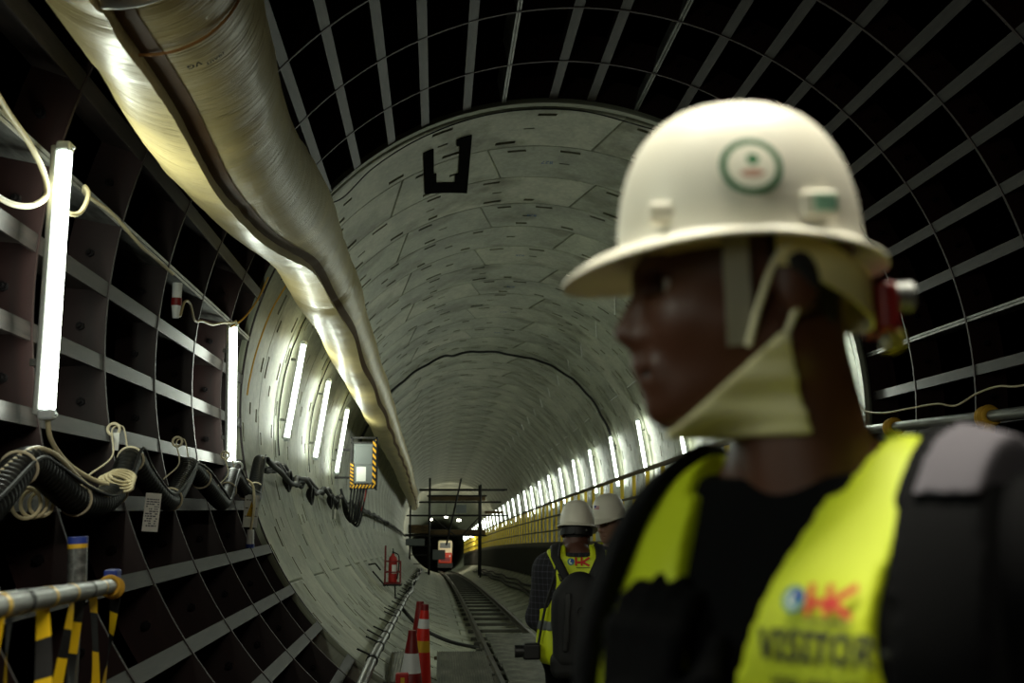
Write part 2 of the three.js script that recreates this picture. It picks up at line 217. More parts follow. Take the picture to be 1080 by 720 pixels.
// ---------------------------------------------------------------- fluorescent tube fittings (each with its own light)
function tubeLamp(top, bottom, inward, label, group, o = {}) {
  const mid = top.clone().add(bottom).multiplyScalar(0.5), up = top.clone().sub(bottom).normalize(), L = top.distanceTo(bottom);
  const t = thing('tube_lamp', label, 'lamp', group, mid);
  const side = new THREE.Vector3().crossVectors(up, inward).normalize(), fwd = new THREE.Vector3().crossVectors(side, up).normalize();
  const B = new THREE.Matrix4().makeBasis(side, up, fwd), put = (g) => { g.applyMatrix4(B); return g; };
  const w = 0.066;
  const bodyShape = () => { const g = new THREE.CylinderGeometry(w / 2, w / 2, L - 0.1, 20, 1); g.scale(1, 1, 0.9); return g; };
  obj('diffuser', put(bodyShape()), M.diffuser, t);
  obj('housing', put(rbox(0.05, L - 0.04, 0.028, 0.008, 0, 0, -0.043, 2)), M.housing, t);
  for (const s of [-1, 1]) obj('end_cap', [put(rbox(w, 0.05, w, 0.016, 0, s * (L / 2 - 0.025), -0.002, 3)), put(new THREE.CylinderGeometry(0.008, 0.008, 0.012, 8).rotateX(Math.PI / 2).translate(0, s * (L / 2 - 0.025), w / 2 + 0.002))], M.glassCap, t);
  for (const s of [-0.3, 0.3]) obj('bracket', put(box(0.03, 0.03, 0.05 + (o.stand || 0), 0, s * L, -0.06 - (o.stand || 0) / 2)), M.galv, t);
  const light = (dir, off, k) => { const l = new THREE.RectAreaLight(TUBE.clone(), TUBE_LIGHT * k, 0.06, L - 0.12); l.name = 'tube_light'; l.castShadow = true; t.add(l); l.position.copy(dir.clone().multiplyScalar(off)); l.up.copy(up); l.lookAt(mid.clone().add(dir.clone().multiplyScalar(2))); };
  light(fwd, 0.036, (o.power || 1) * (o.single ? 1.6 : 1));
  if (!o.single) for (const s of [-1, 1]) light(side.clone().multiplyScalar(s).addScaledVector(fwd, -0.25).normalize(), 0.04, 0.5 * (o.power || 1));
  return t;
}
const inwardS = (th) => V3(-Math.sin(th * DEG), -Math.cos(th * DEG), 0);
tubeLamp(onS(4.39, -78.3, 2.95), onS(4.39, -102.7, 2.95), inwardS(-90.5), 'lit tube lamp on the steel ribs beside the looped cream cable');
tubeLamp(onS(8.25, -80.2, 2.95), onS(8.25, -103.5, 2.95), inwardS(-92), 'lit tube lamp on the steel ribs next to the concrete rim');
tubeLamp(onS(0.5, -78.3, 2.95), onS(0.5, -102.7, 2.95), inwardS(-90.5), 'lit tube lamp on the steel ribs beside the planked deck');
tubeLamp(onS(-1.9, -78.3, 2.95), onS(-1.9, -102.7, 2.95), inwardS(-90.5), 'lit tube lamp on the steel ribs by the end plate');
for (const d of [11.75, 14.55, 17.7]) tubeLamp(onC(d, -70, 2.92), onC(d, -93.6, 2.92), inwardS(-82), 'lit tube lamp on the concrete wall below the yellow duct', 'tube lamps on the concrete wall under the duct', { stand: 0.03 });
for (let i = 0; i < 34; i++) { const d = 9.95 + i * 3.1; tubeLamp(onC(d, 69.5, 2.92), onC(d, 93, 2.92), inwardS(81), 'lit tube lamp on the concrete wall above the yellow walkway railing', 'row of tube lamps above the walkway', { stand: 0.03, single: d > 45 }); }
// the work light that hangs over the visitor's head, above the frame
{
  const c = P(0.36, 1.85, 0.90), t = thing('work_light', 'flat work light panel hanging over the walkway', 'lamp', null, c);
  obj('panel_housing', rbox(1.24, 0.05, 0.34, 0.015), M.housing, t);
  obj('panel_diffuser', box(1.18, 0.012, 0.30, 0, -0.028, 0), M.diffuser, t);
  for (const x of [-0.5, 0.5]) obj('hanger', bar(V3(x, 0.02, 0), V3(x, 2.1, 0), 0.006), M.galv, t);
  const l = new THREE.RectAreaLight(WARM.clone(), 58, 1.18, 0.3); l.name = 'panel_light'; l.castShadow = true; t.add(l); l.position.set(0, -0.04, 0); l.up.set(0, 0, 1); l.lookAt(c.clone().add(V3(0, -2, 0)));
}

// ---------------------------------------------------------------- ventilation duct
{
  const pts = [[-1.10, 1.97, 1.2], [-1.10, 1.99, 2.6], [-1.10, 1.99, 3.9], [-1.12, 1.92, 4.8], [-1.11, 1.95, 5.7], [-1.10, 2.12, 7.4], [-1.10, 2.13, 9.2], [-1.10, 2.12, 10.7]].map((p) => P(...p));
  for (let d = 13; d <= 58; d += 3) pts.push(rel(-2.255 + 0.015 * Math.sin(d * 1.7), 1.12 - 0.05 * Math.sin(d * 0.9) ** 2, d));
  const curve = new THREE.CatmullRomCurve3(pts, false, 'centripetal'), N = 620, K = 56, r = rng(31);
  const wr = []; for (let i = 0; i < 140; i++) wr.push({ u: Math.pow(r(), 2.2), c: r() * Math.PI * 2, w: 0.3 + r() * 0.9, a: 0.005 + r() * 0.012, s: 0.0007 + r() * 0.0013, k: (r() - 0.5) * 0.006 });
  const pos = [], uv = [], idx = [];
  for (let i = 0; i <= N; i++) {
    const u = Math.pow(i / N, 1.35), c = curve.getPointAt(u), t = curve.getTangentAt(u), x = V3(1, 0, 0).addScaledVector(t, -t.x).normalize(), y = new THREE.Vector3().crossVectors(x, t).negate(); if (y.y < 0) y.negate();
    const d = -c.z, base = (d < 5 ? 0.355 : d < 8 ? 0.355 - (d - 5) * 0.012 : 0.319 - Math.min(0.02, (d - 8) * 0.004)) + 0.012 * Math.sin(d * 2.1) * (d < 12 ? 1 : 0.6) - 0.03 * Math.exp(-(((d - 9.1) / 0.10) ** 2)) - 0.035 * Math.exp(-(((d - 19.5) / 0.15) ** 2)) - 0.025 * Math.exp(-(((d - 3.18) / 0.05) ** 2));
    for (let k = 0; k <= K; k++) {
      // the seam flap lies on the underside: the skin steps in by 4 cm behind it
      const ph = k / K, a0 = (-92 + 6 * Math.min(5, Math.max(0, d - 4.2)) + 3 * Math.sin(d * 1.9)) * DEG, a = a0 + ph * Math.PI * 2; let rad = base + 0.05 * Math.exp(-(1 - ph) * 8) * (d < 16 ? 1 : 0.5) - 0.016 * Math.exp(-ph * 8);
      for (const q of wr) { const e = u - q.u - q.k * ph; if (Math.abs(e) < q.s * 4) { let da = Math.abs(((a - q.c + Math.PI * 5) % (Math.PI * 2)) - Math.PI); if (da < q.w) rad += q.a * Math.exp(-((e / q.s) ** 2)) * (1 - da / q.w) * (q.c > 3 ? -1 : 1); } }
      rad += 0.0034 * Math.sin(d * 95 + 3 * Math.sin(a * 2 + d) + 4 * Math.sin(d * 9)) * (d < 14 ? 1 : 0) * (0.5 + 0.5 * Math.sin(a * 1.3 + d * 2));
      pos.push(c.x + rad * (Math.cos(a) * x.x + Math.sin(a) * y.x), c.y + rad * (Math.cos(a) * x.y + Math.sin(a) * y.y), c.z + rad * (Math.cos(a) * x.z + Math.sin(a) * y.z)); uv.push(ph * 2.1, d);
    }
  }
  const H = K + 1; for (let i = 0; i < N; i++) { for (let k = 0; k < K; k++) { const a = i * H + k; idx.push(a, a + H, a + 1, a + 1, a + H, a + H + 1); } }
  const base = pos.length / 3; // the step face of the seam, with its own vertices
  for (let i = 0; i <= N; i++) { for (const k of [0, K]) { const j = (i * H + k) * 3; pos.push(pos[j], pos[j + 1], pos[j + 2]); uv.push(k ? 0.05 : 0, i * 0.05); } }
  for (let i = 0; i < N; i++) { const a = base + i * 2; idx.push(a, a + 1, a + 2, a + 2, a + 1, a + 3); }
  const g = new THREE.BufferGeometry(); g.setAttribute('position', new THREE.Float32BufferAttribute(pos, 3)); g.setAttribute('uv', new THREE.Float32BufferAttribute(uv, 2)); g.setIndex(idx); g.computeVertexNormals();
  const nz = fbm(256, 4, 301, 5, 0.6), fine = fbm(256, 4, 311, 3, 0.6), rr = rng(88), lines = new Float32Array(256 * 256);
  for (let k = 0; k < 420; k++) { const y0 = (rr() * 256) | 0, x0 = (rr() * 256) | 0, L = 20 + rr() * 90, s = rr() < 0.5 ? -0.35 : 0.35, b = (rr() - 0.5) * 0.12; for (let i = 0; i < L; i++) { const yy = (y0 + Math.round(i * b) + 256) % 256, xx = (x0 + (i | 0)) % 256; lines[yy * 256 + xx] += s * Math.sin(Math.PI * i / L); } }
  const dm = dataTex(256, (x, y, i) => { const v = 0.92 + (nz[i] - 0.5) * 0.22; return [v, v * (0.985), v * 0.96]; }), db = dataTex(256, (x, y, i) => { const v = 0.5 + lines[i] * 0.9 + (fine[i] - 0.5) * 0.4; return [v, v, v]; }, false);
  dm.repeat.set(0.5, 0.5); db.repeat.set(0.8, 1.6);
  M.duct = new THREE.MeshPhysicalMaterial({ color: 0xe6d498, map: dm, bumpMap: db, bumpScale: 0.016, roughness: 0.40, clearcoat: 0.25, clearcoatRoughness: 0.3 });
  const t = thing('ventilation_duct', 'long wrinkled cream-yellow fabric air duct hung along the upper wall', 'duct');
  obj('fabric_sleeve', g, M.duct, t);
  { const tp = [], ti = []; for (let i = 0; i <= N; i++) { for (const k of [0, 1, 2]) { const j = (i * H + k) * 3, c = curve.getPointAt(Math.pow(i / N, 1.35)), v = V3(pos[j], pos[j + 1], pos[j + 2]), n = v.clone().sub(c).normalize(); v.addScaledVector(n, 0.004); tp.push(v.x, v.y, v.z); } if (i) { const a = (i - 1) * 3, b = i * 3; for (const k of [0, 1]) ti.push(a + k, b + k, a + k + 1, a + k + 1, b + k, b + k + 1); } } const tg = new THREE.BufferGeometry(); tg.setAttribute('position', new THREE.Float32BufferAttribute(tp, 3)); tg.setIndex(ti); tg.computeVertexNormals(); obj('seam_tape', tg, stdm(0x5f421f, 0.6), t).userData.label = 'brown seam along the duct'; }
  const at = (d) => { let lo = 0, hi = 1; for (let i = 0; i < 40; i++) { const m = (lo + hi) / 2; if (-curve.getPointAt(m).z < d) lo = m; else hi = m; } return lo; };
  const ringAt = (d, R, rr2, mat, name) => { const u = at(d), c = curve.getPointAt(u), tg = curve.getTangentAt(u); const q = new THREE.Quaternion().setFromUnitVectors(V3(0, 0, 1), tg); return obj(name, moved(torus(R, rr2, 10, 60), c, q), mat, t); };
  { const u = at(3.02), c = curve.getPointAt(u), q = new THREE.Quaternion().setFromUnitVectors(V3(0, 1, 0), curve.getTangentAt(u)); const prof = []; for (let i = 0; i <= 24; i++) { const v = i / 24; prof.push(new THREE.Vector2(0.372 + 0.012 * Math.sin(v * Math.PI * 7) * (i > 0 && i < 24 ? 1 : 0), (v - 0.5) * 0.24)); } obj('foil_collar', moved(new THREE.LatheGeometry(prof, 64), c, q), M.foil = stdm(0xcfd0c8, 0.28, 0.75), t).userData.label = 'silvery taped collar of the duct'; }
  ringAt(3.5, 0.368, 0.006, stdm(0x9c6a2c, 0.6), 'cuff_edge');
  for (const d of [6.6, 9.1, 13.6]) { const u = at(d), c = curve.getPointAt(u); obj('hanger', bar(c.clone().add(V3(-0.12, 0.30, 0)), c.clone().add(V3(-0.35, 0.66, 0)), 0.006), M.galv, t); }
  // the print on the sleeve
  const c2 = document.createElement('canvas'); c2.width = 256; c2.height = 128; const x2 = c2.getContext('2d'); x2.fillStyle = '#000'; x2.fillRect(0, 0, 256, 128); x2.fillStyle = '#fff'; x2.font = 'bold 64px sans-serif'; x2.fillText('VG', 130, 100); x2.font = 'bold 40px sans-serif'; x2.fillText('(BAUT', 0, 50);
  const pm = new THREE.MeshStandardMaterial({ color: 0x1d1a18, alphaMap: new THREE.CanvasTexture(c2), transparent: true, roughness: 0.8 });
  const print = (d, ang, w, h, rotate) => { const u = at(d), c = curve.getPointAt(u), tg = curve.getTangentAt(u), x = V3(1, 0, 0).addScaledVector(tg, -tg.x).normalize(), y = new THREE.Vector3().crossVectors(x, tg).negate(); if (y.y < 0) y.negate(); const pg = new THREE.PlaneGeometry(w, h, 8, 1), pp = pg.attributes.position; for (let i = 0; i < pp.count; i++) { const s = -pp.getX(i), l = -pp.getY(i), a = ang * DEG + s / 0.35, R = 0.378; pp.setXYZ(i, c.x + R * (Math.cos(a) * x.x + Math.sin(a) * y.x) + tg.x * -l, c.y + R * (Math.cos(a) * x.y + Math.sin(a) * y.y) + tg.y * -l, c.z + R * (Math.cos(a) * x.z + Math.sin(a) * y.z) + tg.z * -l); } pg.computeVertexNormals(); obj('printed_mark', pg, pm, t); };
  print(3.64, -60, 0.17, 0.085);
}

// ---------------------------------------------------------------- things on the concrete lining
{ // black U of sealing strip on the crown, laid over three rings
  const t = thing('seal_strip', 'black U-shaped sealing strip stuck to the concrete crown', 'seal strip');
  const patch = (th0, th1, d0, d1, e = 0) => { const g = new THREE.BoxGeometry(1, 0.012, 1, 6, 1, 6), p = g.attributes.position; for (let i = 0; i < p.count; i++) { const a = th0 + (th1 - th0) * (p.getX(i) + 0.5), d = d0 + (d1 - d0) * (p.getZ(i) + 0.5) + e * (p.getX(i) + 0.5), q = onC(d, a, RC - 0.008 + p.getY(i) * 1); p.setXYZ(i, q.x, q.y, q.z); } g.computeVertexNormals(); return g; };
  const seal = new THREE.MeshPhysicalMaterial({ color: 0x050505, roughness: 1, specularIntensity: 0.05 });
  obj('strip_arm', patch(-26.5, -24.3, 10.10, 11.10), seal, t); obj('strip_arm', patch(-18.5, -16.1, 10.06, 11.62), seal, t); obj('strip_base', patch(-26.5, -16.1, 11.02, 11.36, 0.50), seal, t);
  obj('strip_corner', patch(-24.3, -23.7, 10.85, 11.15), seal, t); obj('strip_corner', patch(-19.2, -18.5, 11.1, 11.45), seal, t); obj('strip_corner', patch(-19.2, -18.5, 10.08, 10.25), seal, t);
}
{ const pts = []; for (let th = -80; th <= 76; th += 4) pts.push(onC(22.45 + 0.10 * Math.sin(th * 0.11) + (Math.abs(th) < 20 ? 0.25 : 0), th, 2.975 + 0.012 * Math.sin(th * 0.5))); tag(obj('hoop_cable', tube(pts, 0.028, 160, 8), M.cable), 'black cable hooped around the concrete crown', 'cable'); }
{ const pts = [onC(9.75, -66, 2.98), onC(9.62, -58, 2.985), onC(9.60, -50, 2.99), onC(9.72, -46, 2.97), onC(9.66, -38, 2.99), onC(9.62, -26, 3.0), onC(9.6, -12, 3.01), onC(9.6, 4, 3.012), onC(9.62, 20, 3.01)]; tag(obj('rim_cable', tube(pts, 0.007, 120, 6), M.cable), 'thin dark cable strung along the front rim of the concrete', 'cable'); }
{ // cable bundle along the left wall: four cables with loops
  const r = rng(12);
  for (let c = 0; c < 4; c++) { const pts = []; for (let d = 9.75; d < 60; d += d < 20 ? 0.35 : 1.2) { const s = Math.sin(d * 2.6 + c * 1.3); pts.push(onC(d, -101.2 - 1.1 * c * 0.5 - (d < 20 ? 1.2 : 0.7) * s - (r() - 0.5) * 1.4, 2.95 - 0.03 * c - r() * 0.02)); } tag(obj('wall_cable', tube(pts, 0.022 + 0.006 * (c % 2), 420, 7), M.cable), 'black power cable sagging along the concrete wall in a bundle', 'cable', 'bundle of black cables on the concrete wall'); }
  for (const [d, th] of [[11.2, -103], [13.1, -104.5], [15.6, -104], [16.6, -103.5]]) { const c = onC(d, th, 2.88), gs = []; for (let k = 0; k < 4; k++) gs.push(moved(torus(0.065 + 0.014 * k, 0.014, 7, 26), c.clone().add(V3(0.012 * k, -0.01 * k, 0.02 * k)), new THREE.Quaternion().setFromEuler(new THREE.Euler(0.3 + 0.1 * k, Math.PI / 2 - 0.5 + 0.15 * k, 0)))); tag(obj('cable_coil', gs, M.cable), 'small coil of black cable hung on the wall bundle', 'cable', 'coils on the cable bundle'); }
  for (const [d, th] of [[16.2, -106], [21.5, -107], [27, -106], [33, -105]]) { const a = onC(d, th + 3, 2.86), t = thing('hanging_plug', 'pale plug hanging from the black cable bundle', 'plug', 'plugs hanging below the cables', a); obj('plug_body', [new THREE.CylinderGeometry(0.022, 0.026, 0.16, 12).translate(0, -0.26, 0), new THREE.CylinderGeometry(0.03, 0.03, 0.03, 12).translate(0, -0.2, 0)], M.white, t); obj('lead', bar(V3(0, 0.03, 0), V3(0, -0.18, 0), 0.008), M.cable, t); }
  { const pts = [onC(9.9, -101, 2.9)]; }
}
{ // control box with hazard stripes
  const d = 18.3, t = thing('control_box', 'grey electrical box with hazard striped edges beside the duct', 'electrical box', null, P(-1.33, 0.80, d));
  const c = document.createElement('canvas'); c.width = 64; c.height = 512; const x = c.getContext('2d'); x.fillStyle = '#121212'; x.fillRect(0, 0, 64, 512); x.fillStyle = '#e0a514'; for (let y = -64; y < 560; y += 72) { x.beginPath(); x.moveTo(0, y); x.lineTo(64, y + 40); x.lineTo(64, y + 76); x.lineTo(0, y + 36); x.fill(); }
  const haz = new THREE.CanvasTexture(c); haz.colorSpace = THREE.SRGBColorSpace; const hm = new THREE.MeshStandardMaterial({ map: haz, roughness: 0.6 });
  obj('cabinet', rbox(0.36, 0.72, 0.2, 0.012, 0, 0.0, 0), M.grey, t); obj('door', rbox(0.31, 0.33, 0.02, 0.008, 0.0, 0.14, 0.105), M.grey, t);
  const fr = []; for (const sx of [-1, 1]) fr.push(box(0.03, 0.95, 0.03, sx * 0.225, 0, 0.1), box(0.03, 0.95, 0.03, sx * 0.225, 0, -0.12)); for (const y of [-0.44, 0.46, 0.37]) fr.push(box(0.48, 0.03, 0.03, 0, y, 0.1), box(0.03, 0.03, 0.22, -0.225, y, 0), box(0.03, 0.03, 0.22, 0.225, y, 0)); obj('frame', fr, M.darkSteel, t);
  obj('hazard_strip', box(0.06, 0.80, 0.012, 0.19, 0.02, 0.12), hm, t); obj('hazard_strip', box(0.06, 0.46, 0.012, -0.205, -0.22, 0.122), hm, t); obj('hazard_strip', box(0.012, 0.42, 0.06, 0, 0, 0).rotateZ(Math.PI / 2).rotateX(Math.PI / 2).translate(0, -0.41, 0.125), hm, t);
  obj('notice', box(0.17, 0.26, 0.006, -0.04, -0.19, 0.105), M.paper, t); for (const y of [0.25, -0.25]) obj('wall_arm', box(0.34, 0.04, 0.04, -0.36, y, -0.1), M.darkSteel, t);
  const gs = []; const r = rng(3); for (let k = 0; k < 6; k++) gs.push(tube([V3(-0.2 + k * 0.055, -0.36, 0), V3(-0.22 + k * 0.05, -0.65, 0.05 + r() * 0.05), V3(-0.24 + k * 0.03, -0.95 - r() * 0.2, 0.03), V3(-0.30, -0.75 - r() * 0.25, -0.1), V3(-0.42, -0.45, -0.2)], 0.017 + r() * 0.008, 30, 7)); obj('cable_tails', gs, M.cable, t);
  obj('red_lead', tube([V3(0.05, -0.36, 0.05), V3(0.04, -0.6, 0.08), V3(-0.03, -0.85, 0.06), V3(-0.08, -0.6, -0.05)], 0.014, 24, 7), M.darkRed, t);
}
{ // fire extinguisher in its red frame
  const p = P(-0.80, -1.40, 18.9), t = thing('fire_extinguisher', 'red fire extinguisher with black hose on the concrete slope', 'extinguisher', null, p);
  const prof = [[0, 0], [0.075, 0], [0.08, 0.015], [0.08, 0.40], [0.07, 0.45], [0.03, 0.485], [0.026, 0.52], [0, 0.52]].map((q) => new THREE.Vector2(...q)); obj('cylinder', new THREE.LatheGeometry(prof, 24).translate(0, 0.06, 0), M.red, t);
  obj('valve', [box(0.03, 0.05, 0.05, 0, 0.60, 0), box(0.02, 0.015, 0.12, 0, 0.63, 0.03, 0.2), box(0.02, 0.015, 0.11, 0, 0.66, 0.03, -0.1)], M.black, t); obj('hose', tube([V3(0.02, 0.60, 0), V3(0.10, 0.55, 0.04), V3(0.105, 0.3, 0.05), V3(0.08, 0.12, 0.07)], 0.012, 24, 7), M.black, t); obj('label_plate', new THREE.CylinderGeometry(0.082, 0.082, 0.16, 16, 1, true, -0.2, 1.2).translate(0, 0.30, 0), M.paper, t);
  const s = thing('extinguisher_stand', 'red metal stand around the fire extinguisher', 'stand', null, p); const h = 0.72, gs = []; for (const [x, z, hh] of [[-0.14, 0.11, h], [-0.14, -0.11, h], [0.14, 0.11, 0.45], [0.14, -0.11, 0.45]]) gs.push(box(0.022, hh, 0.022, x, hh / 2, z)); for (const y of [0.05, 0.25, 0.44]) gs.push(box(0.28, 0.02, 0.02, 0, y, 0.11), box(0.28, 0.02, 0.02, 0, y, -0.11), box(0.02, 0.02, 0.22, 0.14, y, 0), box(0.02, 0.02, 0.22, -0.14, y, 0)); obj('frame', gs, M.darkRed, s); obj('tray', box(0.34, 0.03, 0.28, 0, 0.02, 0), M.darkSteel, s); obj('foot_bar', bar(V3(-0.14, 0.02, 0.10), V3(-0.36, 0.27, 0.14), 0.014), M.darkSteel, s); obj('foot_bar', bar(V3(0.05, 0.0, 0.1), V3(0.06, -0.22, 0.1), 0.014), M.darkSteel, s);
  tag(obj('wall_hook', [bar(P(-1.25, -1.02, 18.9), P(-1.12, -1.0, 18.9), 0.015), bar(P(-1.12, -1.0, 18.9), P(-1.02, -1.12, 18.9), 0.015)], M.darkSteel), 'dark bent hook in the wall beside the fire extinguisher', 'hook');
}
{ // pipe along the invert with couplings and pegs
  const t = thing('floor_pipe', 'galvanised pipe with couplings running along the lower concrete wall', 'pipe'); const pts = []; for (let d = 6.2; d < 46; d += 1.2) pts.push(d < D0 ? P(CX + 2.86 * Math.sin(-143.6 * DEG), CY + 2.86 * Math.cos(-143.6 * DEG), d) : onC(d, -143.8 + (d > 20 ? 0.8 * Math.sin(d * 0.8) : 0), 2.88));
  obj('pipe_run', tube(pts, 0.044, 200, 14), M.galv, t);
  for (let d = 8.9, k = 0; d < 40; d += d < 20 ? 1.15 : 1.6, k++) { const c = d < D0 ? P(CX + 2.86 * Math.sin(-143.6 * DEG), CY + 2.86 * Math.cos(-143.6 * DEG), d) : onC(d, -143.8, 2.88); obj('coupling', moved(new THREE.CylinderGeometry(0.053, 0.053, 0.07, 14).rotateX(Math.PI / 2), c), M.darkSteel, t); obj('peg', bar(c.clone().add(V3(0.04, 0.02, 0)), c.clone().add(V3(-0.13, 0.10, 0)), 0.009, 7), M.darkSteel, t); if (k % 3 === 1 && d < 16) obj('peg', bar(c.clone().add(V3(0.02, 0.02, -0.45)), c.clone().add(V3(-0.15, 0.11, -0.45)), 0.008, 7), M.darkSteel, t); }
}
// hoses lying across and along the invert
tag(obj('floor_hose', tube([onC(16.5, -143, 2.9), rel(-1.45, -2.60, 16.2), rel(-1.0, -2.80, 15.7), rel(-0.6, -2.92, 15.9), rel(-0.2, -2.95, 15.6), rel(0.6, -2.93, 15.8), rel(1.2, -2.74, 15.6), rel(1.7, -2.45, 16.5)], 0.03, 90, 8), M.hose), 'black hose crossing the invert under the rails', 'hose');
for (let k = 0; k < 3; k++) { const pts = []; for (let d = 11; d < 62; d += 1.6) { const hx = 1.30 + 0.13 * k + 0.035 * Math.sin(d * (0.7 + 0.13 * k)); pts.push(rel(hx, -Math.sqrt((RC - 0.05) ** 2 - hx * hx), d)); } tag(obj('side_hose', tube(pts, 0.04 - 0.006 * k, 200, 8), M.hose), 'dark hose lying along the foot of the walkway', 'hose', 'hoses along the foot of the walkway'); }

// ---------------------------------------------------------------- rails
for (const [x, name] of [[-0.425, 'l'], [0.435, 'r']]) {
  const sh = new THREE.Shape([[-0.045, 0], [0.045, 0], [0.045, 0.012], [0.012, 0.022], [0.012, 0.075], [0.027, 0.085], [0.027, 0.105], [-0.027, 0.105], [-0.027, 0.085], [-0.012, 0.075], [-0.012, 0.022], [-0.045, 0.012]].map((p) => new THREE.Vector2(...p)));
  const pos = [], gs = []; const pts2 = sh.getPoints(); const n = pts2.length; let prev = null;
  const P0 = [], idx = []; let c = 0; for (let d = 9.65; d <= 92; d += 1.5) { for (const q of pts2) { const a = rel(x + q.x, -2.925 + q.y, d); P0.push(a.x, a.y, a.z); } if (c) for (let i = 0; i < n; i++) { const a = (c - 1) * n + i, b = (c - 1) * n + (i + 1) % n; idx.push(a, b, a + n, b, b + n, a + n); } c++; }
  let g = new THREE.BufferGeometry(); g.setAttribute('position', new THREE.Float32BufferAttribute(P0, 3)); g.setIndex(idx); g = g.toNonIndexed(); g.computeVertexNormals();
  tag(obj('rail', g, M.rail), name === 'l' ? 'worn steel rail beside the ribbed step plate' : 'worn steel rail on the walkway side of the track', 'rail');
}

// ---------------------------------------------------------------- walkway with yellow railing along the right wall
{
  let proto = null; const L = 3.0;
  const build = () => {
    const t = thing('walkway_section', 'raised walkway section with yellow railing posts and dark side panels', 'walkway', 'walkway sections along the right wall');
    const X = 0, deck = 0;                                    // local: x = 0 at the railing, y = 0 at the deck
    obj('deck_plate', box(0.84, 0.05, L - 0.02, 0.40, -0.025, 0), M.darkSteel, t);
    for (let i = 0; i < 3; i++) { const z = -L / 2 + (i + 0.5) * L / 3; obj('post', box(0.05, 1.09, 0.05, 0, 0.545, z), M.railYellow, t); obj('bracket', [box(0.05, 0.9, 0.05, 0.02, -0.48, z), strip(V3(0.02, -0.75, z), V3(0.62, -0.06, z), 0.04, 0.04)], M.brownRail, t); }
    for (const [y, w] of [[1.10, 0.05], [0.74, 0.035], [0.38, 0.035]]) obj('rail', box(w, w, L, -0.035, y, 0), M.brownRail, t);
    obj('toe_board', box(0.02, 0.10, L - 0.02, -0.03, 0.05, 0), M.brownRail, t);
    for (let i = 0; i < 6; i++) { const z = -L / 2 + (i + 0.5) * L / 6; obj('side_panel', box(0.015, 0.84, L / 6 - 0.03, -0.01, -0.47, z), M.sidePanel, t); }
    return t;
  };
  M.sidePanel = stdm(0x2c2718, 0.8, 0, { map: streak });
  for (let k = 0; k < 27; k++) { const d = 11.2 + k * L; let t; if (!proto) t = proto = build(); else { t = proto.clone(); t.name = numbered('walkway_section'); scene.add(t); } const f = frame(d); t.position.copy(rel(1.85, -1.43, d)); t.quaternion.copy(f.q); }
}

// ---------------------------------------------------------------- scaffold tower over the track
{
  const d0 = 50, t = thing('scaffold_tower', 'dark tube scaffold tower with platforms straddling the track', 'scaffold', null, rel(0, -2.95, d0)); const B = M.darkSteel;
  const H = 4.9; for (const x of [-1.38, 1.10]) for (const z of [-0.9, 0.9]) obj('standard', bar(V3(x, 0.15, z), V3(x, x < 0 ? H : H - 0.3, z), 0.05, 8), B, t);
  for (const [y, a, b] of [[4.35, -1.9, 2.4], [3.75, -1.9, 2.1], [3.1, -2.5, 2.5], [2.15, -2.6, 1.4], [4.05, -1.5, 1.4]]) for (const z of [-0.9, 0.9]) obj('ledger', bar(V3(a, y, z), V3(b, y, z), 0.04, 8), B, t);
  obj('platform', box(2.8, 0.26, 0.9, -0.05, 3.95, 0), M.timber, t); obj('platform', box(1.0, 0.4, 0.9, -1.9, 2.45, 0), M.timber, t); obj('platform', box(2.7, 0.22, 0.9, 0, 2.3, 0), M.timber, t); obj('platform', box(0.9, 0.14, 0.9, 1.8, 3.25, 0), M.timber, t);
  obj('brace', bar(V3(-1.38, 3.1, 0.9), V3(-0.1, 2.15, 0.9), 0.03, 8), B, t); obj('brace', bar(V3(1.10, 3.1, 0.9), V3(0.2, 2.15, 0.9), 0.03, 8), B, t); obj('brace', bar(V3(0.15, 4.9, 0.95), V3(-0.55, 1.7, 0.95), 0.045, 8), B, t);
  obj('box_panel', box(0.5, 0.4, 0.3, 0.15, 3.42, 1.0), M.grey, t); obj('box_panel', box(0.9, 0.32, 0.3, -2.05, 1.85, 1.0), M.grey, t); obj('box_panel', box(0.6, 0.45, 0.3, -0.9, 1.25, 1.0), M.grey, t);
  for (let i = 0; i < 4; i++) obj('ladder_rung', box(1.0, 0.04, 0.04, -1.8, 0.4 + i * 0.42, 0.9), B, t); for (const x of [-2.3]) obj('standard', bar(V3(x, 0.35, 0.9), V3(x, 3.6, 0.9), 0.045, 8), B, t);
}
// ---------------------------------------------------------------- locomotive at the far end and the warm lamps over it
{
  const d = 76, t = thing('locomotive', 'small works locomotive with red front and cream cab at the far end', 'locomotive', null, rel(-0.12, -2.82, d));
  const cream = stdm(0xefe3bd, 0.5), lr = stdm(0xc43a1e, 0.5);
  obj('chassis', rbox(1.15, 0.35, 3.6, 0.05, 0, 0.40, -1.8), M.black, t); obj('hood', rbox(1.0, 0.75, 1.6, 0.08, 0, 0.95, -0.9), lr, t); obj('cab', [rbox(1.06, 1.15, 1.5, 0.12, 0, 1.62, -1.6)], cream, t); obj('windscreen', box(0.8, 0.4, 0.02, 0, 1.85, -0.845), M.grey, t);
  for (const x of [-0.35, 0.35]) { obj('headlight', moved(new THREE.CylinderGeometry(0.07, 0.07, 0.04, 14).rotateX(Math.PI / 2), V3(x, 1.1, -0.08)), M.white, t); } for (const x of [-0.43, 0.43]) for (const z of [-0.9, -2.7]) obj('wheel', new THREE.CylinderGeometry(0.22, 0.22, 0.09, 20).rotateZ(Math.PI / 2).translate(x, 0.22, z), M.darkSteel, t);
  obj('grille', box(0.7, 0.3, 0.03, 0, 0.85, -0.09), M.darkRed, t);
}
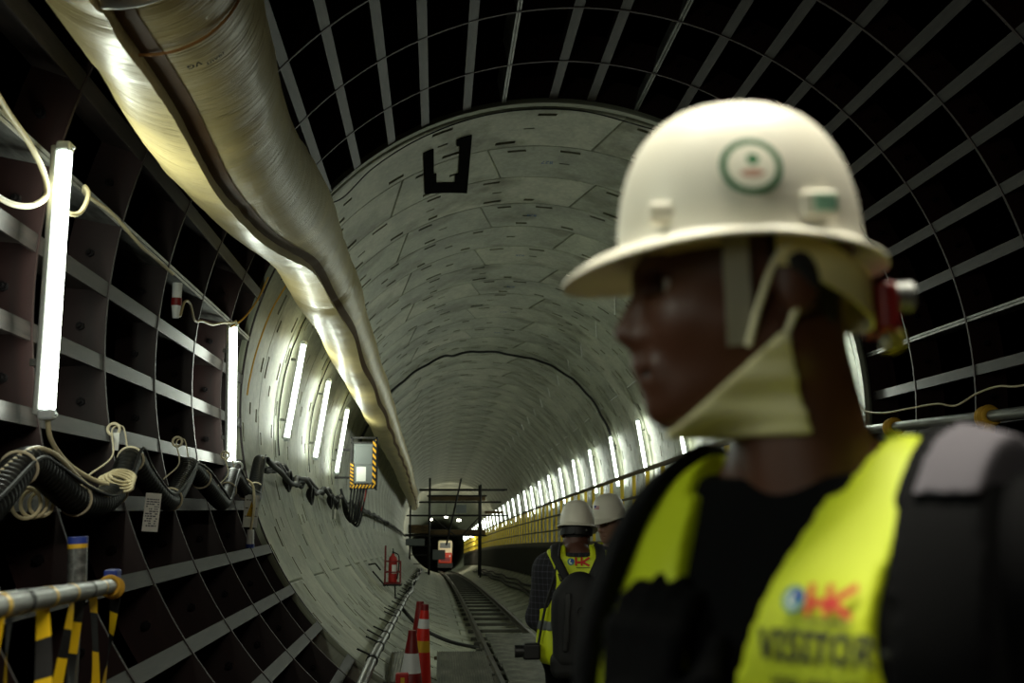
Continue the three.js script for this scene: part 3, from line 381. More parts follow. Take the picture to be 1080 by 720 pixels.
for (const [x, y, d, k] of [[-1.3, 0.55, 66, 1], [0.55, 0.5, 66, 1], [-0.2, 0.9, 70, 1], [1.6, -0.4, 71, 1]]) {
  const p = rel(x, y, d), t = thing('flood_lamp', 'small warm flood lamp glowing beyond the scaffold', 'lamp', 'warm lamps beyond the scaffold', p);
  obj('lamp_housing', rbox(0.30, 0.2, 0.16, 0.03), M.darkSteel, t); obj('lamp_glass', box(0.24, 0.14, 0.012, 0, 0, -0.085), M.floodGlass = M.floodGlass || new THREE.MeshStandardMaterial({ color: 0xffffff, emissive: WARM.clone(), emissiveIntensity: 12 }), t); obj('lamp_glass', box(0.24, 0.14, 0.012, 0, 0, 0.085), M.floodGlass, t);
  obj('lamp_arm', bar(V3(0, 0.1, 0), V3(0, 0.9, 0), 0.02), M.darkSteel, t);
  const l = new THREE.RectAreaLight(WARM.clone(), 650, 0.24, 0.14); l.name = 'flood_light'; l.castShadow = true; t.add(l); l.position.set(0, 0, -0.10); l.lookAt(p.clone().add(V3(0, -0.4, -2)));
}

// ---------------------------------------------------------------- traffic cones on the lower deck
function cone(p, h, rb, bands, lean, label, mats) {
  const t = thing('traffic_cone', label, 'cone', null, p); const cols = mats || { r: stdm(0xd8281a, 0.45), w: M.white, y: M.yellow, k: M.darkRed };
  obj('base', rbox(rb * 2.1, 0.03, rb * 2.1, 0.01, 0, 0.015, 0), M.black, t);
  const R = (v) => rb * (1 - v) + 0.035 * v; let v0 = 0;
  for (const [c, v1] of bands) { obj(c === 'r' || c === 'k' ? 'cone_body' : 'reflective_band', new THREE.CylinderGeometry(R(v1), R(v0), (v1 - v0) * (h - 0.03), 28).translate(0, 0.03 + (v0 + v1) / 2 * (h - 0.03), 0), cols[c], t); v0 = v1; }
  obj('cone_cap', new THREE.CylinderGeometry(0.033, 0.037, 0.05, 20).translate(0, h + 0.01, 0), cols.k, t);
  t.rotation.set(0, 0, lean); return t;
}
cone(P(-0.135, FLOOR_STEP, 9.0), 0.76, 0.105, [['r', 0.50], ['y', 0.63], ['r', 0.77], ['w', 0.88], ['r', 1]], -0.05, 'tall red cone with a white and a yellow band');
cone(P(-0.205, FLOOR_STEP, 8.6), 0.585, 0.125, [['k', 0.46], ['w', 0.74], ['k', 1]], -0.02, 'dull red cone with one broad worn white band');
cone(P(-0.165, FLOOR_STEP, 9.27), 0.76, 0.11, [['k', 1]], -0.03, 'plain dark red cone behind the tall banded one');
{ const t = thing('barrier_foot', 'small red plastic barrier foot with a yellow slot', 'barrier', null, P(-0.255, FLOOR_STEP, 8.1)); obj('foot_body', [rbox(0.10, 0.36, 0.08, 0.012, 0, 0.18, 0)], M.red, t); obj('slot', box(0.03, 0.16, 0.006, 0.005, 0.25, 0.042), M.yellow, t); }

// ---------------------------------------------------------------- things on the steel lining, left
{ // corrugated hose slung in bights along the ribs
  const knots = [[-1.50, -0.30, 2.7], [-1.50, -0.02, 3.45], [-1.54, 0.17, 3.90], [-1.54, 0.14, 4.05], [-1.52, 0.03, 4.40], [-1.52, 0.04, 4.75], [-1.54, 0.12, 5.0], [-1.56, 0.25, 5.25], [-1.56, 0.19, 5.42], [-1.53, 0.06, 5.75], [-1.53, 0.05, 5.92], [-1.56, 0.20, 6.35], [-1.58, 0.265, 6.52], [-1.56, 0.20, 6.75], [-1.53, 0.06, 7.2], [-1.54, 0.05, 7.4], [-1.58, 0.22, 7.85], [-1.59, 0.255, 7.98], [-1.57, 0.18, 8.2], [-1.54, 0.09, 8.55], [-1.56, 0.10, 8.75], [-1.62, 0.28, 9.15], [-1.66, 0.42, 9.5], [-1.70, 0.45, 9.75]].map((k) => P(...k));
  const curve = new THREE.CatmullRomCurve3(knots, false, 'centripetal'), N = 900, K = 18, fr = curve.computeFrenetFrames(N, false), pos = [], idx = [], LEN = curve.getLength();
  for (let i = 0; i <= N; i++) { const u = i / N, c = curve.getPointAt(u), s = u * LEN, rr = 0.058 + (-c.z < 5.0 ? 0.006 : 0.0025) * Math.sin(s * Math.PI * 2 / 0.034); for (let k = 0; k <= K; k++) { const a = k / K * Math.PI * 2, n = fr.normals[i], b = fr.binormals[i]; pos.push(c.x + rr * (Math.cos(a) * n.x + Math.sin(a) * b.x), c.y + rr * (Math.cos(a) * n.y + Math.sin(a) * b.y), c.z + rr * (Math.cos(a) * n.z + Math.sin(a) * b.z)); if (i < N && k < K) { const q = i * (K + 1) + k; idx.push(q, q + 1, q + K + 1, q + 1, q + K + 2, q + K + 1); } } }
  const g = new THREE.BufferGeometry(); g.setAttribute('position', new THREE.Float32BufferAttribute(pos, 3)); g.setIndex(idx); g.computeVertexNormals();
  const t = thing('corrugated_hose', 'thick black corrugated hose slung in bights along the steel ribs', 'hose'); obj('hose_sleeve', g, M.hose, t);
  for (const u of [0.16, 0.24, 0.31, 0.36, 0.46, 0.58, 0.70, 0.8, 0.88]) { const c = curve.getPointAt(u), q = new THREE.Quaternion().setFromUnitVectors(V3(0, 0, 1), curve.getTangentAt(u)); obj('tie', moved(torus(0.064, 0.006, 6, 22), c, q), M.rope, t); }
  // a thinner black cable that follows it
  tag(obj('follower_cable', tube(knots.map((k, i) => k.clone().add(V3(0.055, 0.035 + 0.02 * Math.sin(i * 2), 0))), 0.008, 300, 7), M.black), 'thin black cable lashed on top of the corrugated hose', 'cable');
  for (const [d, h] of [[5.25, 0.25], [6.52, 0.27], [7.98, 0.26]]) { tag(obj('sling_rope', [tube([P(-1.60, h - 0.10, d - 0.5), P(-1.58, h + 0.0, d - 0.25), P(-1.66, h + 0.16, d), P(-1.63, h + 0.17, d + 0.04), P(-1.58, h + 0.02, d + 0.02), P(-1.52, h - 0.03, d - 0.03)], 0.0045, 60, 6), moved(torus(0.03, 0.008, 6, 14), P(-1.66, h + 0.15, d))], M.rope), 'pale rope slinging the corrugated hose from a rib', 'rope', 'rope slings of the hose'); }
  // flex down from the lamp, coiled on the hose
  const pts = [P(-1.67, 0.38, 4.4), P(-1.66, 0.30, 4.42), P(-1.63, 0.20, 4.55), P(-1.57, 0.13, 4.72), P(-1.52, 0.11, 4.78)]; tag(obj('lamp_flex', [tube(pts, 0.011, 40, 7), ...[0, 1, 2, 3].map((k) => moved(torus(0.075 - 0.006 * k, 0.0095, 7, 26).scale(1, 0.55, 1), P(-1.50 + 0.006 * k, 0.115 + 0.012 * k, 4.83 + 0.01 * k), new THREE.Quaternion().setFromEuler(new THREE.Euler(-0.5, 0.5, 0.05 * k))))], M.creamCable), 'cream flex coiled on top of the corrugated hose', 'cable');
  tag(obj('hose_flex', tube([P(-1.53, 0.06, 3.5), P(-1.52, 0.22, 3.88), P(-1.50, 0.215, 4.02), P(-1.49, 0.10, 4.4), P(-1.47, 0.06, 4.6), P(-1.48, 0.04, 4.75)], 0.010, 60, 7), M.creamCable), 'cream flex lying along the near bend of the hose', 'cable');
  tag(obj('drooping_loops', [0, 1, 2].map((k) => moved(torus(0.06 - 0.004 * k, 0.008, 6, 22), P(-1.62 + 0.01 * k, 0.02, 4.12 + 0.05 * k), new THREE.Quaternion().setFromEuler(new THREE.Euler(0, 0.9, 0)))), M.creamCable), 'pale cable loops hanging behind the hose', 'cable');
}
{ // flex loops above: a big loop by the first lamp, then along the joint rib to a connector
  tag(obj('looped_flex', tube([P(-1.70, 1.61, 3.6), P(-1.73, 1.565, 3.9), P(-1.73, 1.51, 4.15), P(-1.73, 1.43, 4.32), P(-1.73, 1.36, 4.35), P(-1.74, 1.29, 4.27), P(-1.75, 1.235, 4.1), P(-1.75, 1.215, 3.9), P(-1.75, 1.22, 3.6)], 0.013, 120, 8), M.creamCable), 'cream cable in a wide loop on the near ribs', 'cable');
  tag(obj('lamp_feed_cable', tube([P(-1.68, 1.30, 4.42), P(-1.66, 1.34, 4.56), P(-1.66, 1.46, 4.66), P(-1.70, 1.52, 4.72), P(-1.76, 1.54, 4.9), P(-1.76, 1.56, 5.3), P(-1.73, 1.50, 5.75), P(-1.75, 1.52, 6.1), P(-1.73, 1.50, 6.45)], 0.011, 100, 8), M.creamCable), 'cream cable running from the near lamp along the joint rib', 'cable');
  const c = P(-1.71, 1.33, 6.5), t = thing('cable_connector', 'white and red cable connector hanging from the joint rib', 'connector', null, c); obj('connector_body', new THREE.CylinderGeometry(0.032, 0.03, 0.10, 16).translate(0, 0.07, 0), M.white, t); obj('red_collar', new THREE.CylinderGeometry(0.034, 0.034, 0.05, 16).translate(0, -0.005, 0), M.darkRed, t); obj('connector_plug', new THREE.CylinderGeometry(0.03, 0.02, 0.08, 16).translate(0, -0.07, 0), M.white, t);
  tag(obj('connector_cable', tube([P(-1.71, 1.25, 6.5), P(-1.70, 1.24, 6.55), P(-1.70, 1.36, 6.66), P(-1.70, 1.38, 6.8), P(-1.71, 1.30, 7.0), P(-1.72, 1.34, 7.25), P(-1.72, 1.38, 7.6), P(-1.71, 1.45, 7.9), P(-1.68, 1.5, 8.15), P(-1.68, 1.53, 8.25)], 0.009, 90, 7), M.creamCable), 'pale cable from the connector to the lamp by the rim', 'cable');
  tag(obj('riser_cable', tube([P(-1.69, 1.45, 8.1), P(-1.67, 1.60, 8.5), P(-1.63, 1.85, 8.9), P(-1.58, 2.1, 9.1)], 0.008, 50, 6), M.yellowRope), 'thin yellowish cable rising toward the duct', 'cable');
  tag(obj('rim_drop_cable', tube([onC(9.9, -66, 2.95), onC(9.85, -72, 2.97), onC(9.8, -80, 2.985), onC(9.72, -86, 2.99), onC(9.62, -89, 2.98)], 0.008, 50, 6), M.yellowRope), 'thin yellowish cable dropping down the concrete rim', 'cable');
  tag(obj('lamp_clamp', [moved(torus(0.035, 0.009, 8, 20), P(-1.60, 0.33, 8.2)), box(0.05, 0.04, 0.04, -1.66, 0.28 + EYE, -8.2), bar(P(-1.66, 0.30, 8.2), P(-1.68, 0.12, 7.9), 0.01), bar(P(-1.64, 0.26, 8.2), P(-1.56, 0.18, 8.15), 0.01)], M.white), 'white wire clamp under the lamp by the rim', 'clamp');
  for (const [d, th, dx] of [[11.75, -82, 0], [14.55, -82, 0], [17.7, -82, 0]]) { const pts = []; for (let a = -64; a >= -97; a -= 3) pts.push(onC(d - 0.16 - 0.02 * Math.sin(a), a, 2.985)); tag(obj('drop_cable', tube(pts, 0.008, 50, 6), M.cable), 'dark cord down the wall beside a tube lamp under the duct', 'cable', 'cords beside the tube lamps under the duct'); }
}
{ // cards and signs
  const card = (w, h, lines, ink, yellow) => { const c = document.createElement('canvas'); c.width = 128; c.height = Math.round(128 * h / w); const x = c.getContext('2d'), r = rng(w * 1000 + lines); x.fillStyle = '#ecece6'; x.fillRect(0, 0, c.width, c.height); if (yellow) { x.fillStyle = '#d8a81c'; x.beginPath(); x.moveTo(64, c.height * 0.2); x.lineTo(104, c.height * 0.68); x.lineTo(24, c.height * 0.68); x.fill(); } x.fillStyle = ink; for (let i = 0; i < lines; i++) { const y = c.height * (0.15 + 0.75 * i / lines); let px = 12; while (px < 110) { const L = 6 + r() * 22; if (r() < 0.8) x.fillRect(px, y, Math.min(L, 116 - px), c.height * 0.03); px += L + 5; } } const t = new THREE.CanvasTexture(c); t.colorSpace = THREE.SRGBColorSpace; return new THREE.MeshStandardMaterial({ map: t, roughness: 0.35 }); };
  const a = thing('notice_card', 'white printed card hanging below the bights of the hose', 'card', null, P(-1.50, -0.02, 5.45)); obj('card_sheet', box(0.085, 0.20, 0.004), card(0.085, 0.2, 12, '#3c4250'), a); a.rotation.set(0, 0.65, -0.06);
  const b = thing('warning_tag', 'small white tag with a yellow triangle beside the hose end', 'tag', null, P(-1.50, -0.02, 8.3)); obj('tag_sheet', box(0.12, 0.26, 0.004), card(0.12, 0.26, 3, '#4a4636', true), b); b.rotation.set(0, 0.5, -0.05);
  const e = thing('paper_notice', 'white paper notice with blue print above the railing pipe', 'notice', null, P(-1.16, -0.145, 2.55)); obj('paper_sheet', box(0.17, 0.22, 0.004), card(0.17, 0.22, 6, '#5a6cae'), e); e.rotation.set(0, 0.55, 0.28);
  const p = thing('hanging_connector', 'white connector with blue ring hanging under the hose end', 'connector', null, P(-1.46, -0.22, 8.1)); obj('connector_body', new THREE.CylinderGeometry(0.026, 0.03, 0.11, 14), M.white, p); obj('blue_ring', new THREE.CylinderGeometry(0.033, 0.033, 0.03, 14).translate(0, -0.07, 0), M.blue, p); obj('connector_lead', tube([V3(0, 0.05, 0), V3(0.01, 0.25, -0.05), V3(-0.03, 0.42, -0.1), V3(-0.12, 0.45, -0.05), V3(-0.16, 0.34, 0)], 0.011, 40, 7), M.creamCable, p);
  tag(obj('rib_label', box(0.03, 0.09, 0.004, -1.63, 0.335 + EYE, -5.2, 0, 0.6, 0), M.paper), 'small white label on the rib above the hose', 'label');
}
{ // barrier of pipes with hazard tape
  const t = thing('pipe_barrier', 'galvanised pipe guard rail with one upright', 'barrier'); const a = P(-0.72, -0.155, 1.5), b = P(-1.135, -0.268, 3.72);
  obj('top_rail', bar(a, b, 0.0245, 18), M.galv, t); obj('upright', bar(P(-1.10, FLOOR_NEAR, 3.28), P(-1.125, -0.12, 3.30), 0.017, 16), M.galv, t); obj('sleeve', bar(P(-1.125, -0.235, 3.30), P(-1.13, -0.115, 3.30), 0.029, 18), M.galv, t);
  obj('yellow_tape', bar(P(-1.130, -0.124, 3.30), P(-1.131, -0.108, 3.30), 0.030, 18), M.yellow, t); obj('blue_tape', bar(P(-1.131, -0.110, 3.30), P(-1.132, -0.088, 3.30), 0.0305, 18), M.blue, t);
  const q = new THREE.Quaternion().setFromUnitVectors(V3(0, 0, 1), b.clone().sub(a).normalize()); const e = a.clone().lerp(b, 0.93); for (const k of [0, 1, 2]) obj('lashing', moved(torus(0.03, 0.008, 7, 20), e.clone().add(V3(0.002 * k, -0.004 * k, -0.014 * k)), q), M.yellowRope, t); obj('end_clamp', moved(rbox(0.045, 0.04, 0.06, 0.008), a.clone().lerp(b, 0.955).add(V3(0, 0.035, 0))), M.blue, t);
  obj('lower_rail', bar(P(-0.72, -0.75, 1.5), P(-1.10, -0.8, 3.5), 0.02, 14), M.galv, t);
  // tape strips: yellow and black lengths, twisted
  const r = rng(4); const strips = [[0.10, 0.16, 0], [0.20, 0.20, 0], [0.30, 0.22, 1], [0.42, 0.20, 0], [0.56, 0.20, 0], [0.70, 0.20, 1], [0.82, 0.22, 0], [0.985, 0.2, 1]];
  strips.forEach(([u, , ph], n) => { const s = thing('tape_strip', ['strip of yellow and black tape tied to the guard rail'][0], 'tape', 'tape strips on the guard rail', a.clone().lerp(b, u)); const L = 0.62, seg = 26, w0 = 0.036; const make = (y0, y1) => { const pos = [], idx = []; const m = 8; for (let i = 0; i <= m; i++) { const y = y0 + (y1 - y0) * i / m, tw = 1.1 * Math.sin(y * 5 + n * 1.7) + n, sx = 0.016 * Math.sin(y * 7 + n * 2), sz = 0.012 * Math.cos(y * 6 + n); for (const e2 of [-1, 1]) for (const th of [-1, 1]) pos.push(sx + e2 * w0 / 2 * Math.cos(tw) - th * 0.0006 * Math.sin(tw), -y - e2 * (0.004), 0.0265 * (y < 0.03 ? 1 : 1) + sz + e2 * w0 / 2 * Math.sin(tw) + th * 0.0006 * Math.cos(tw)); if (i) { const q0 = (i - 1) * 4, q1 = i * 4; for (const [A, B2] of [[0, 2], [1, 3], [0, 1], [2, 3]]) idx.push(q0 + A, q0 + B2, q1 + A, q0 + B2, q1 + B2, q1 + A); } } const g = new THREE.BufferGeometry(); g.setAttribute('position', new THREE.Float32BufferAttribute(pos, 3)); g.setIndex(idx); g.computeVertexNormals(); return g; };
    let y = -0.005, k = ph; while (y < L) { const y1 = Math.min(L, y + 0.07 + r() * 0.05); obj(k % 2 ? 'black_length' : 'yellow_length', make(y, y1), k % 2 ? M.black : M.tapeYellow = M.tapeYellow || stdm(0xd9b21a, 0.35), s); y = y1; k++; }
    obj(ph % 2 ? 'black_wrap' : 'yellow_wrap', moved(new THREE.CylinderGeometry(0.0258, 0.0258, 0.036, 18, 1, true).rotateX(Math.PI / 2), V3(0, 0, 0), q), ph % 2 ? M.black : M.tapeYellow || M.yellow, s);
  });
}
{ // right wall: pipe with yellow lashings, wire
  const t = thing('wall_pipe', 'long grey pipe along the right steel ribs with yellow lashings', 'pipe'); const a = P(4.08, 0.60, 4.6), b = P(4.06, 0.74, 9.4); obj('pipe_run', bar(a, b, 0.045, 16), M.galv, t);
  for (const u of [0.51, 0.83]) { const c = a.clone().lerp(b, u), gs = []; for (let k = 0; k < 5; k++) gs.push(moved(torus(0.055 + 0.006 * (k % 3), 0.02, 8, 20), c.clone().add(V3(0, 0.008 * (k % 2), -0.03 * k)), new THREE.Quaternion().setFromEuler(new THREE.Euler(0.15 * (k % 3) - 0.1, 0.12 * k - 0.2, 0)))); obj('lashing', gs, M.yellowRope, t); obj('lashing_tail', bar(c.clone().add(V3(0, -0.02, 0)), c.clone().add(V3(-0.02, -0.13, -0.03)), 0.03, 8, 0.045), M.yellowRope, t); }
  for (const u of [0.3, 0.7]) { const c = a.clone().lerp(b, u); obj('support', bar(c, c.clone().add(V3(0.17, 0.02, 0)), 0.02), M.darkSteel, t); }
  tag(obj('slack_wire', tube([P(4.08, 1.05, 9.5), P(4.06, 0.92, 9.2), P(4.05, 0.86, 8.8), P(4.05, 0.85, 8.3), P(4.06, 0.84, 7.8), P(4.07, 0.80, 7.55), P(4.08, 0.86, 7.25), P(4.08, 0.88, 6.95), P(4.07, 0.85, 6.7), P(4.05, 0.85, 6.2)], 0.008, 120, 7), M.creamCable), 'slack pale wire strung along the right steel ribs', 'wire');
}

// ---------------------------------------------------------------- people: smooth fields meshed with surface nets
function nets(f, lo, hi, h) {
  const nx = Math.ceil((hi[0] - lo[0]) / h) + 1, ny = Math.ceil((hi[1] - lo[1]) / h) + 1, nz = Math.ceil((hi[2] - lo[2]) / h) + 1, val = new Float32Array(nx * ny * nz), id = new Int32Array(nx * ny * nz).fill(-1);
  for (let K = 0; K < nz; K += 4) for (let J = 0; J < ny; J += 4) for (let Q = 0; Q < nx; Q += 4) {   // blocks far from the surface are filled, not sampled
    const v = f(lo[0] + (Q + 1.5) * h, lo[1] + (J + 1.5) * h, lo[2] + (K + 1.5) * h), far = Math.abs(v) > h * 6.5;
    for (let k = K; k < Math.min(K + 4, nz); k++) for (let j = J; j < Math.min(J + 4, ny); j++) for (let i = Q; i < Math.min(Q + 4, nx); i++) val[i + nx * (j + ny * k)] = far ? v : f(lo[0] + i * h, lo[1] + j * h, lo[2] + k * h);
  }
  const pos = [], idx = [], I = (i, j, k) => i + nx * (j + ny * k);
  const ed = [[0, 1], [2, 3], [4, 5], [6, 7], [0, 2], [1, 3], [4, 6], [5, 7], [0, 4], [1, 5], [2, 6], [3, 7]];
  for (let k = 0; k < nz - 1; k++) for (let j = 0; j < ny - 1; j++) for (let i = 0; i < nx - 1; i++) {
    const v = []; let m = 0; for (let c = 0; c < 8; c++) { v[c] = val[I(i + (c & 1), j + ((c >> 1) & 1), k + (c >> 2))]; if (v[c] < 0) m++; }
    if (m === 0 || m === 8) continue; let x = 0, y = 0, z = 0, n = 0;
    for (const [a, b] of ed) { if ((v[a] < 0) === (v[b] < 0)) continue; const t = v[a] / (v[a] - v[b]); x += (a & 1) + t * ((b & 1) - (a & 1)); y += ((a >> 1) & 1) + t * (((b >> 1) & 1) - ((a >> 1) & 1)); z += (a >> 2) + t * ((b >> 2) - (a >> 2)); n++; }
    id[I(i, j, k)] = pos.length / 3; pos.push(lo[0] + (i + x / n) * h, lo[1] + (j + y / n) * h, lo[2] + (k + z / n) * h);
  }
  const quad = (a, b, c, d, flip) => { if (a < 0 || b < 0 || c < 0 || d < 0) return; if (flip) idx.push(a, c, b, a, d, c); else idx.push(a, b, c, a, c, d); };
  for (let k = 1; k < nz - 1; k++) for (let j = 1; j < ny - 1; j++) for (let i = 1; i < nx - 1; i++) {
    const s = val[I(i, j, k)] < 0;
    if (s !== val[I(i + 1, j, k)] < 0) quad(id[I(i, j - 1, k - 1)], id[I(i, j, k - 1)], id[I(i, j, k)], id[I(i, j - 1, k)], !s);
    if (s !== val[I(i, j + 1, k)] < 0) quad(id[I(i - 1, j, k - 1)], id[I(i - 1, j, k)], id[I(i, j, k)], id[I(i, j, k - 1)], !s);
    if (s !== val[I(i, j, k + 1)] < 0) quad(id[I(i - 1, j - 1, k)], id[I(i, j - 1, k)], id[I(i, j, k)], id[I(i - 1, j, k)], !s);
  }
  const g = new THREE.BufferGeometry(), uv = []; for (let i = 0; i < pos.length; i += 3) uv.push(pos[i] + pos[i + 2] * 0.6, pos[i + 1]);
  g.setAttribute('position', new THREE.Float32BufferAttribute(pos, 3)); g.setAttribute('uv', new THREE.Float32BufferAttribute(uv, 2)); g.setIndex(idx); g.computeVertexNormals(); return g;
}
const clamp01 = (t) => (t < 0 ? 0 : t > 1 ? 1 : t);
const cap = (a, b, ra, rb = ra) => { const dx = b[0] - a[0], dy = b[1] - a[1], dz = b[2] - a[2], L = dx * dx + dy * dy + dz * dz || 1e-9; return (x, y, z) => { const px = x - a[0], py = y - a[1], pz = z - a[2], t = clamp01((px * dx + py * dy + pz * dz) / L); return Math.hypot(px - t * dx, py - t * dy, pz - t * dz) - (ra + (rb - ra) * t); }; };
const ell = (c, r) => { const m = Math.min(r[0], r[1], r[2]); return (x, y, z) => { const a = (x - c[0]) / r[0], b = (y - c[1]) / r[1], d = (z - c[2]) / r[2], k = Math.hypot(a, b, d); const k2 = Math.hypot(a / r[0], b / r[1], d / r[2]); return k2 < 1e-6 ? -m : k * (k - 1) / k2; }; };
const smin = (a, b, k) => { const h = Math.max(k - Math.abs(a - b), 0) / k; return Math.min(a, b) - h * h * k * 0.25; };
const union = (fs, k) => (x, y, z) => { let d = fs[0](x, y, z); for (let i = 1; i < fs.length; i++) d = smin(d, fs[i](x, y, z), k); return d; };
const lerp3 = (a, b, t) => [a[0] + (b[0] - a[0]) * t, a[1] + (b[1] - a[1]) * t, a[2] + (b[2] - a[2]) * t];

function headField() {
  const skull = [ell([0, 0.058, 0.012], [0.078, 0.108, 0.095]), ell([0, -0.028, 0.054], [0.060, 0.088, 0.062]), cap([0.052, -0.052, 0.0], [0.012, -0.098, 0.076], 0.022, 0.021), cap([-0.052, -0.052, 0.0], [-0.012, -0.098, 0.076], 0.022, 0.021), cap([0.04, -0.022, 0.072], [0.045, -0.03, 0.05], 0.024, 0.024), cap([-0.04, -0.022, 0.072], [-0.045, -0.03, 0.05], 0.024, 0.024), cap([0, -0.05, -0.015], [0, -0.20, -0.035], 0.055, 0.060)];
  const face = [cap([0.036, 0.028, 0.092], [0, 0.026, 0.106], 0.011), cap([-0.036, 0.028, 0.092], [0, 0.026, 0.106], 0.011), cap([0, 0.012, 0.108], [0, -0.031, 0.126], 0.0085, 0.0125), cap([0.008, -0.038, 0.116], [0.015, -0.036, 0.108], 0.009), cap([-0.008, -0.038, 0.116], [-0.015, -0.036, 0.108], 0.009), cap([0, -0.050, 0.112], [0, -0.06, 0.112], 0.009), cap([-0.02, -0.067, 0.104], [0.02, -0.067, 0.104], 0.0085), cap([0, -0.066, 0.112], [0, -0.067, 0.112], 0.009), cap([-0.018, -0.081, 0.100], [0.018, -0.081, 0.100], 0.0085), cap([0, -0.081, 0.107], [0, -0.082, 0.107], 0.0085), cap([0, -0.106, 0.094], [0, -0.108, 0.090], 0.017)];
  const a = union(skull, 0.035), b = union(face, 0.012), ears = union([ell([0.080, 0.002, -0.006], [0.011, 0.032, 0.02]), ell([-0.080, 0.002, -0.006], [0.011, 0.032, 0.02])], 0.004), e1 = ell([0.031, 0.009, 0.106], [0.017, 0.010, 0.016]), e2 = ell([-0.031, 0.009, 0.106], [0.017, 0.010, 0.016]), mouth = cap([-0.022, -0.074, 0.112], [0.022, -0.074, 0.112], 0.0028);
  return (x, y, z) => { let d = smin(a(x, y, z), b(x, y, z), 0.014); d = smin(d, ears(x, y, z), 0.008); d = -smin(-d, e1(x, y, z), 0.01); d = -smin(-d, e2(x, y, z), 0.01); d = -smin(-d, mouth(x, y, z), 0.005); return d; };
}
const HEAD = headField();
const headMesh = (h) => nets(HEAD, [-0.11, -0.20, -0.12], [0.11, 0.18, 0.155], h);

// shell of a safety helmet, in the head's own axes (z forward, y up, origin between the ears)
function helmetGeometry() {
  const pos = [], idx = [], A = 72, rows = []; const cz = 0.024, y0 = 0.052;
  const dome = (a, e, k) => { const s = Math.sin(a), c = Math.cos(a), ce = Math.pow(Math.max(1e-9, Math.cos(e)), 0.66), rz = (c > 0 ? 0.121 : 0.124) + k, rx = 0.103 + k; return [rx * s * ce, y0 + (0.146 + k) * Math.pow(Math.sin(e), 0.95) + 0.004 * Math.exp(-((s / 0.25) ** 2)) * Math.sin(e * 2) * 0, cz + rz * c * ce]; };
  const brim = (a, t, dy) => { const s = Math.sin(a), c = Math.cos(a), front = Math.max(0, c), out = 0.016 + 0.040 * Math.pow(front, 1.6) + 0.006 * Math.max(0, -c), b = dome(a, 0.0, 0.0), L = Math.hypot(b[0], b[2] - cz); return [b[0] * (1 + out * t / L), y0 - 0.004 - 0.022 * t * t * Math.pow(front, 2) - 0.010 * t * Math.max(0, -c) - 0.006 * t + dy, cz + (b[2] - cz) * (1 + out * t / L)]; };
  for (let i = 0; i <= 18; i++) rows.push((a) => dome(a, Math.PI / 2 * (1 - i / 18) * 0.9999, 0));
  for (const t of [0.12, 0.35, 0.65, 0.9, 1.0]) rows.push((a) => brim(a, t, 0)); rows.push((a) => brim(a, 1.02, -0.002)); rows.push((a) => brim(a, 1.0, -0.005)); rows.push((a) => brim(a, 0.4, -0.005)); rows.push((a) => brim(a, 0.0, -0.006));
  for (let i = 0; i <= 8; i++) rows.push((a) => dome(a, Math.PI / 2 * (i / 8) * 0.999, -0.006));
  rows.forEach((f, r) => { for (let k = 0; k < A; k++) { pos.push(...f(k / A * Math.PI * 2)); if (r) { const a = (r - 1) * A + k, b = (r - 1) * A + (k + 1) % A; idx.push(a, a + A, b, b, a + A, b + A); } } });
  const g = new THREE.BufferGeometry(); g.setAttribute('position', new THREE.Float32BufferAttribute(pos, 3)); g.setAttribute('uv', new THREE.Float32BufferAttribute(new Float32Array(pos.length / 3 * 2), 2)); g.setIndex(idx); g.computeVertexNormals(); g.userData.dome = dome; return g;
}
const helmetG = helmetGeometry();
const DOME = (x, y, z) => { const sy = clamp01((y - 0.052) / 0.146), ce = Math.pow(Math.sqrt(Math.max(1e-6, 1 - Math.pow(sy, 2 / 0.95))), 0.66); return (Math.hypot(x / 0.103, (z - 0.024) / 0.1215) / ce - 1) * 0.09; };   // the helmet's outer surface as a field
function decalOn(field, o, right, up, dir, w, h, nx = 16, ny = 8, lift = 0.0012) {  // a print that follows a surface: marched along dir until the field is met
  const g = new THREE.PlaneGeometry(w, h, nx, ny), p = g.attributes.position;
  for (let i = 0; i < p.count; i++) { let q = [0, 1, 2].map((k) => o[k] + right[k] * p.getX(i) + up[k] * p.getY(i)); const q0 = q; for (let s = 0; s < 60; s++) { const d = field(...q) - lift; if (Math.abs(q[0] - q0[0]) + Math.abs(q[1] - q0[1]) + Math.abs(q[2] - q0[2]) > 0.4) { q = q0.map((v, k) => v + dir[k] * 0.15); break; } if (Math.abs(d) < 1e-4) break; q = q.map((v, k) => v + dir[k] * d * 0.8); } p.setXYZ(i, ...q); }
  g.computeVertexNormals(); return g;
}
const canvasMat = (w, h, draw, rough = 0.7) => { const c = document.createElement('canvas'); c.width = w; c.height = h; const x = c.getContext('2d'); x.clearRect(0, 0, w, h); draw(x, w, h); const t = new THREE.CanvasTexture(c); t.colorSpace = THREE.SRGBColorSpace; return new THREE.MeshStandardMaterial({ map: t, transparent: true, roughness: rough, polygonOffset: true, polygonOffsetFactor: -1 }); };
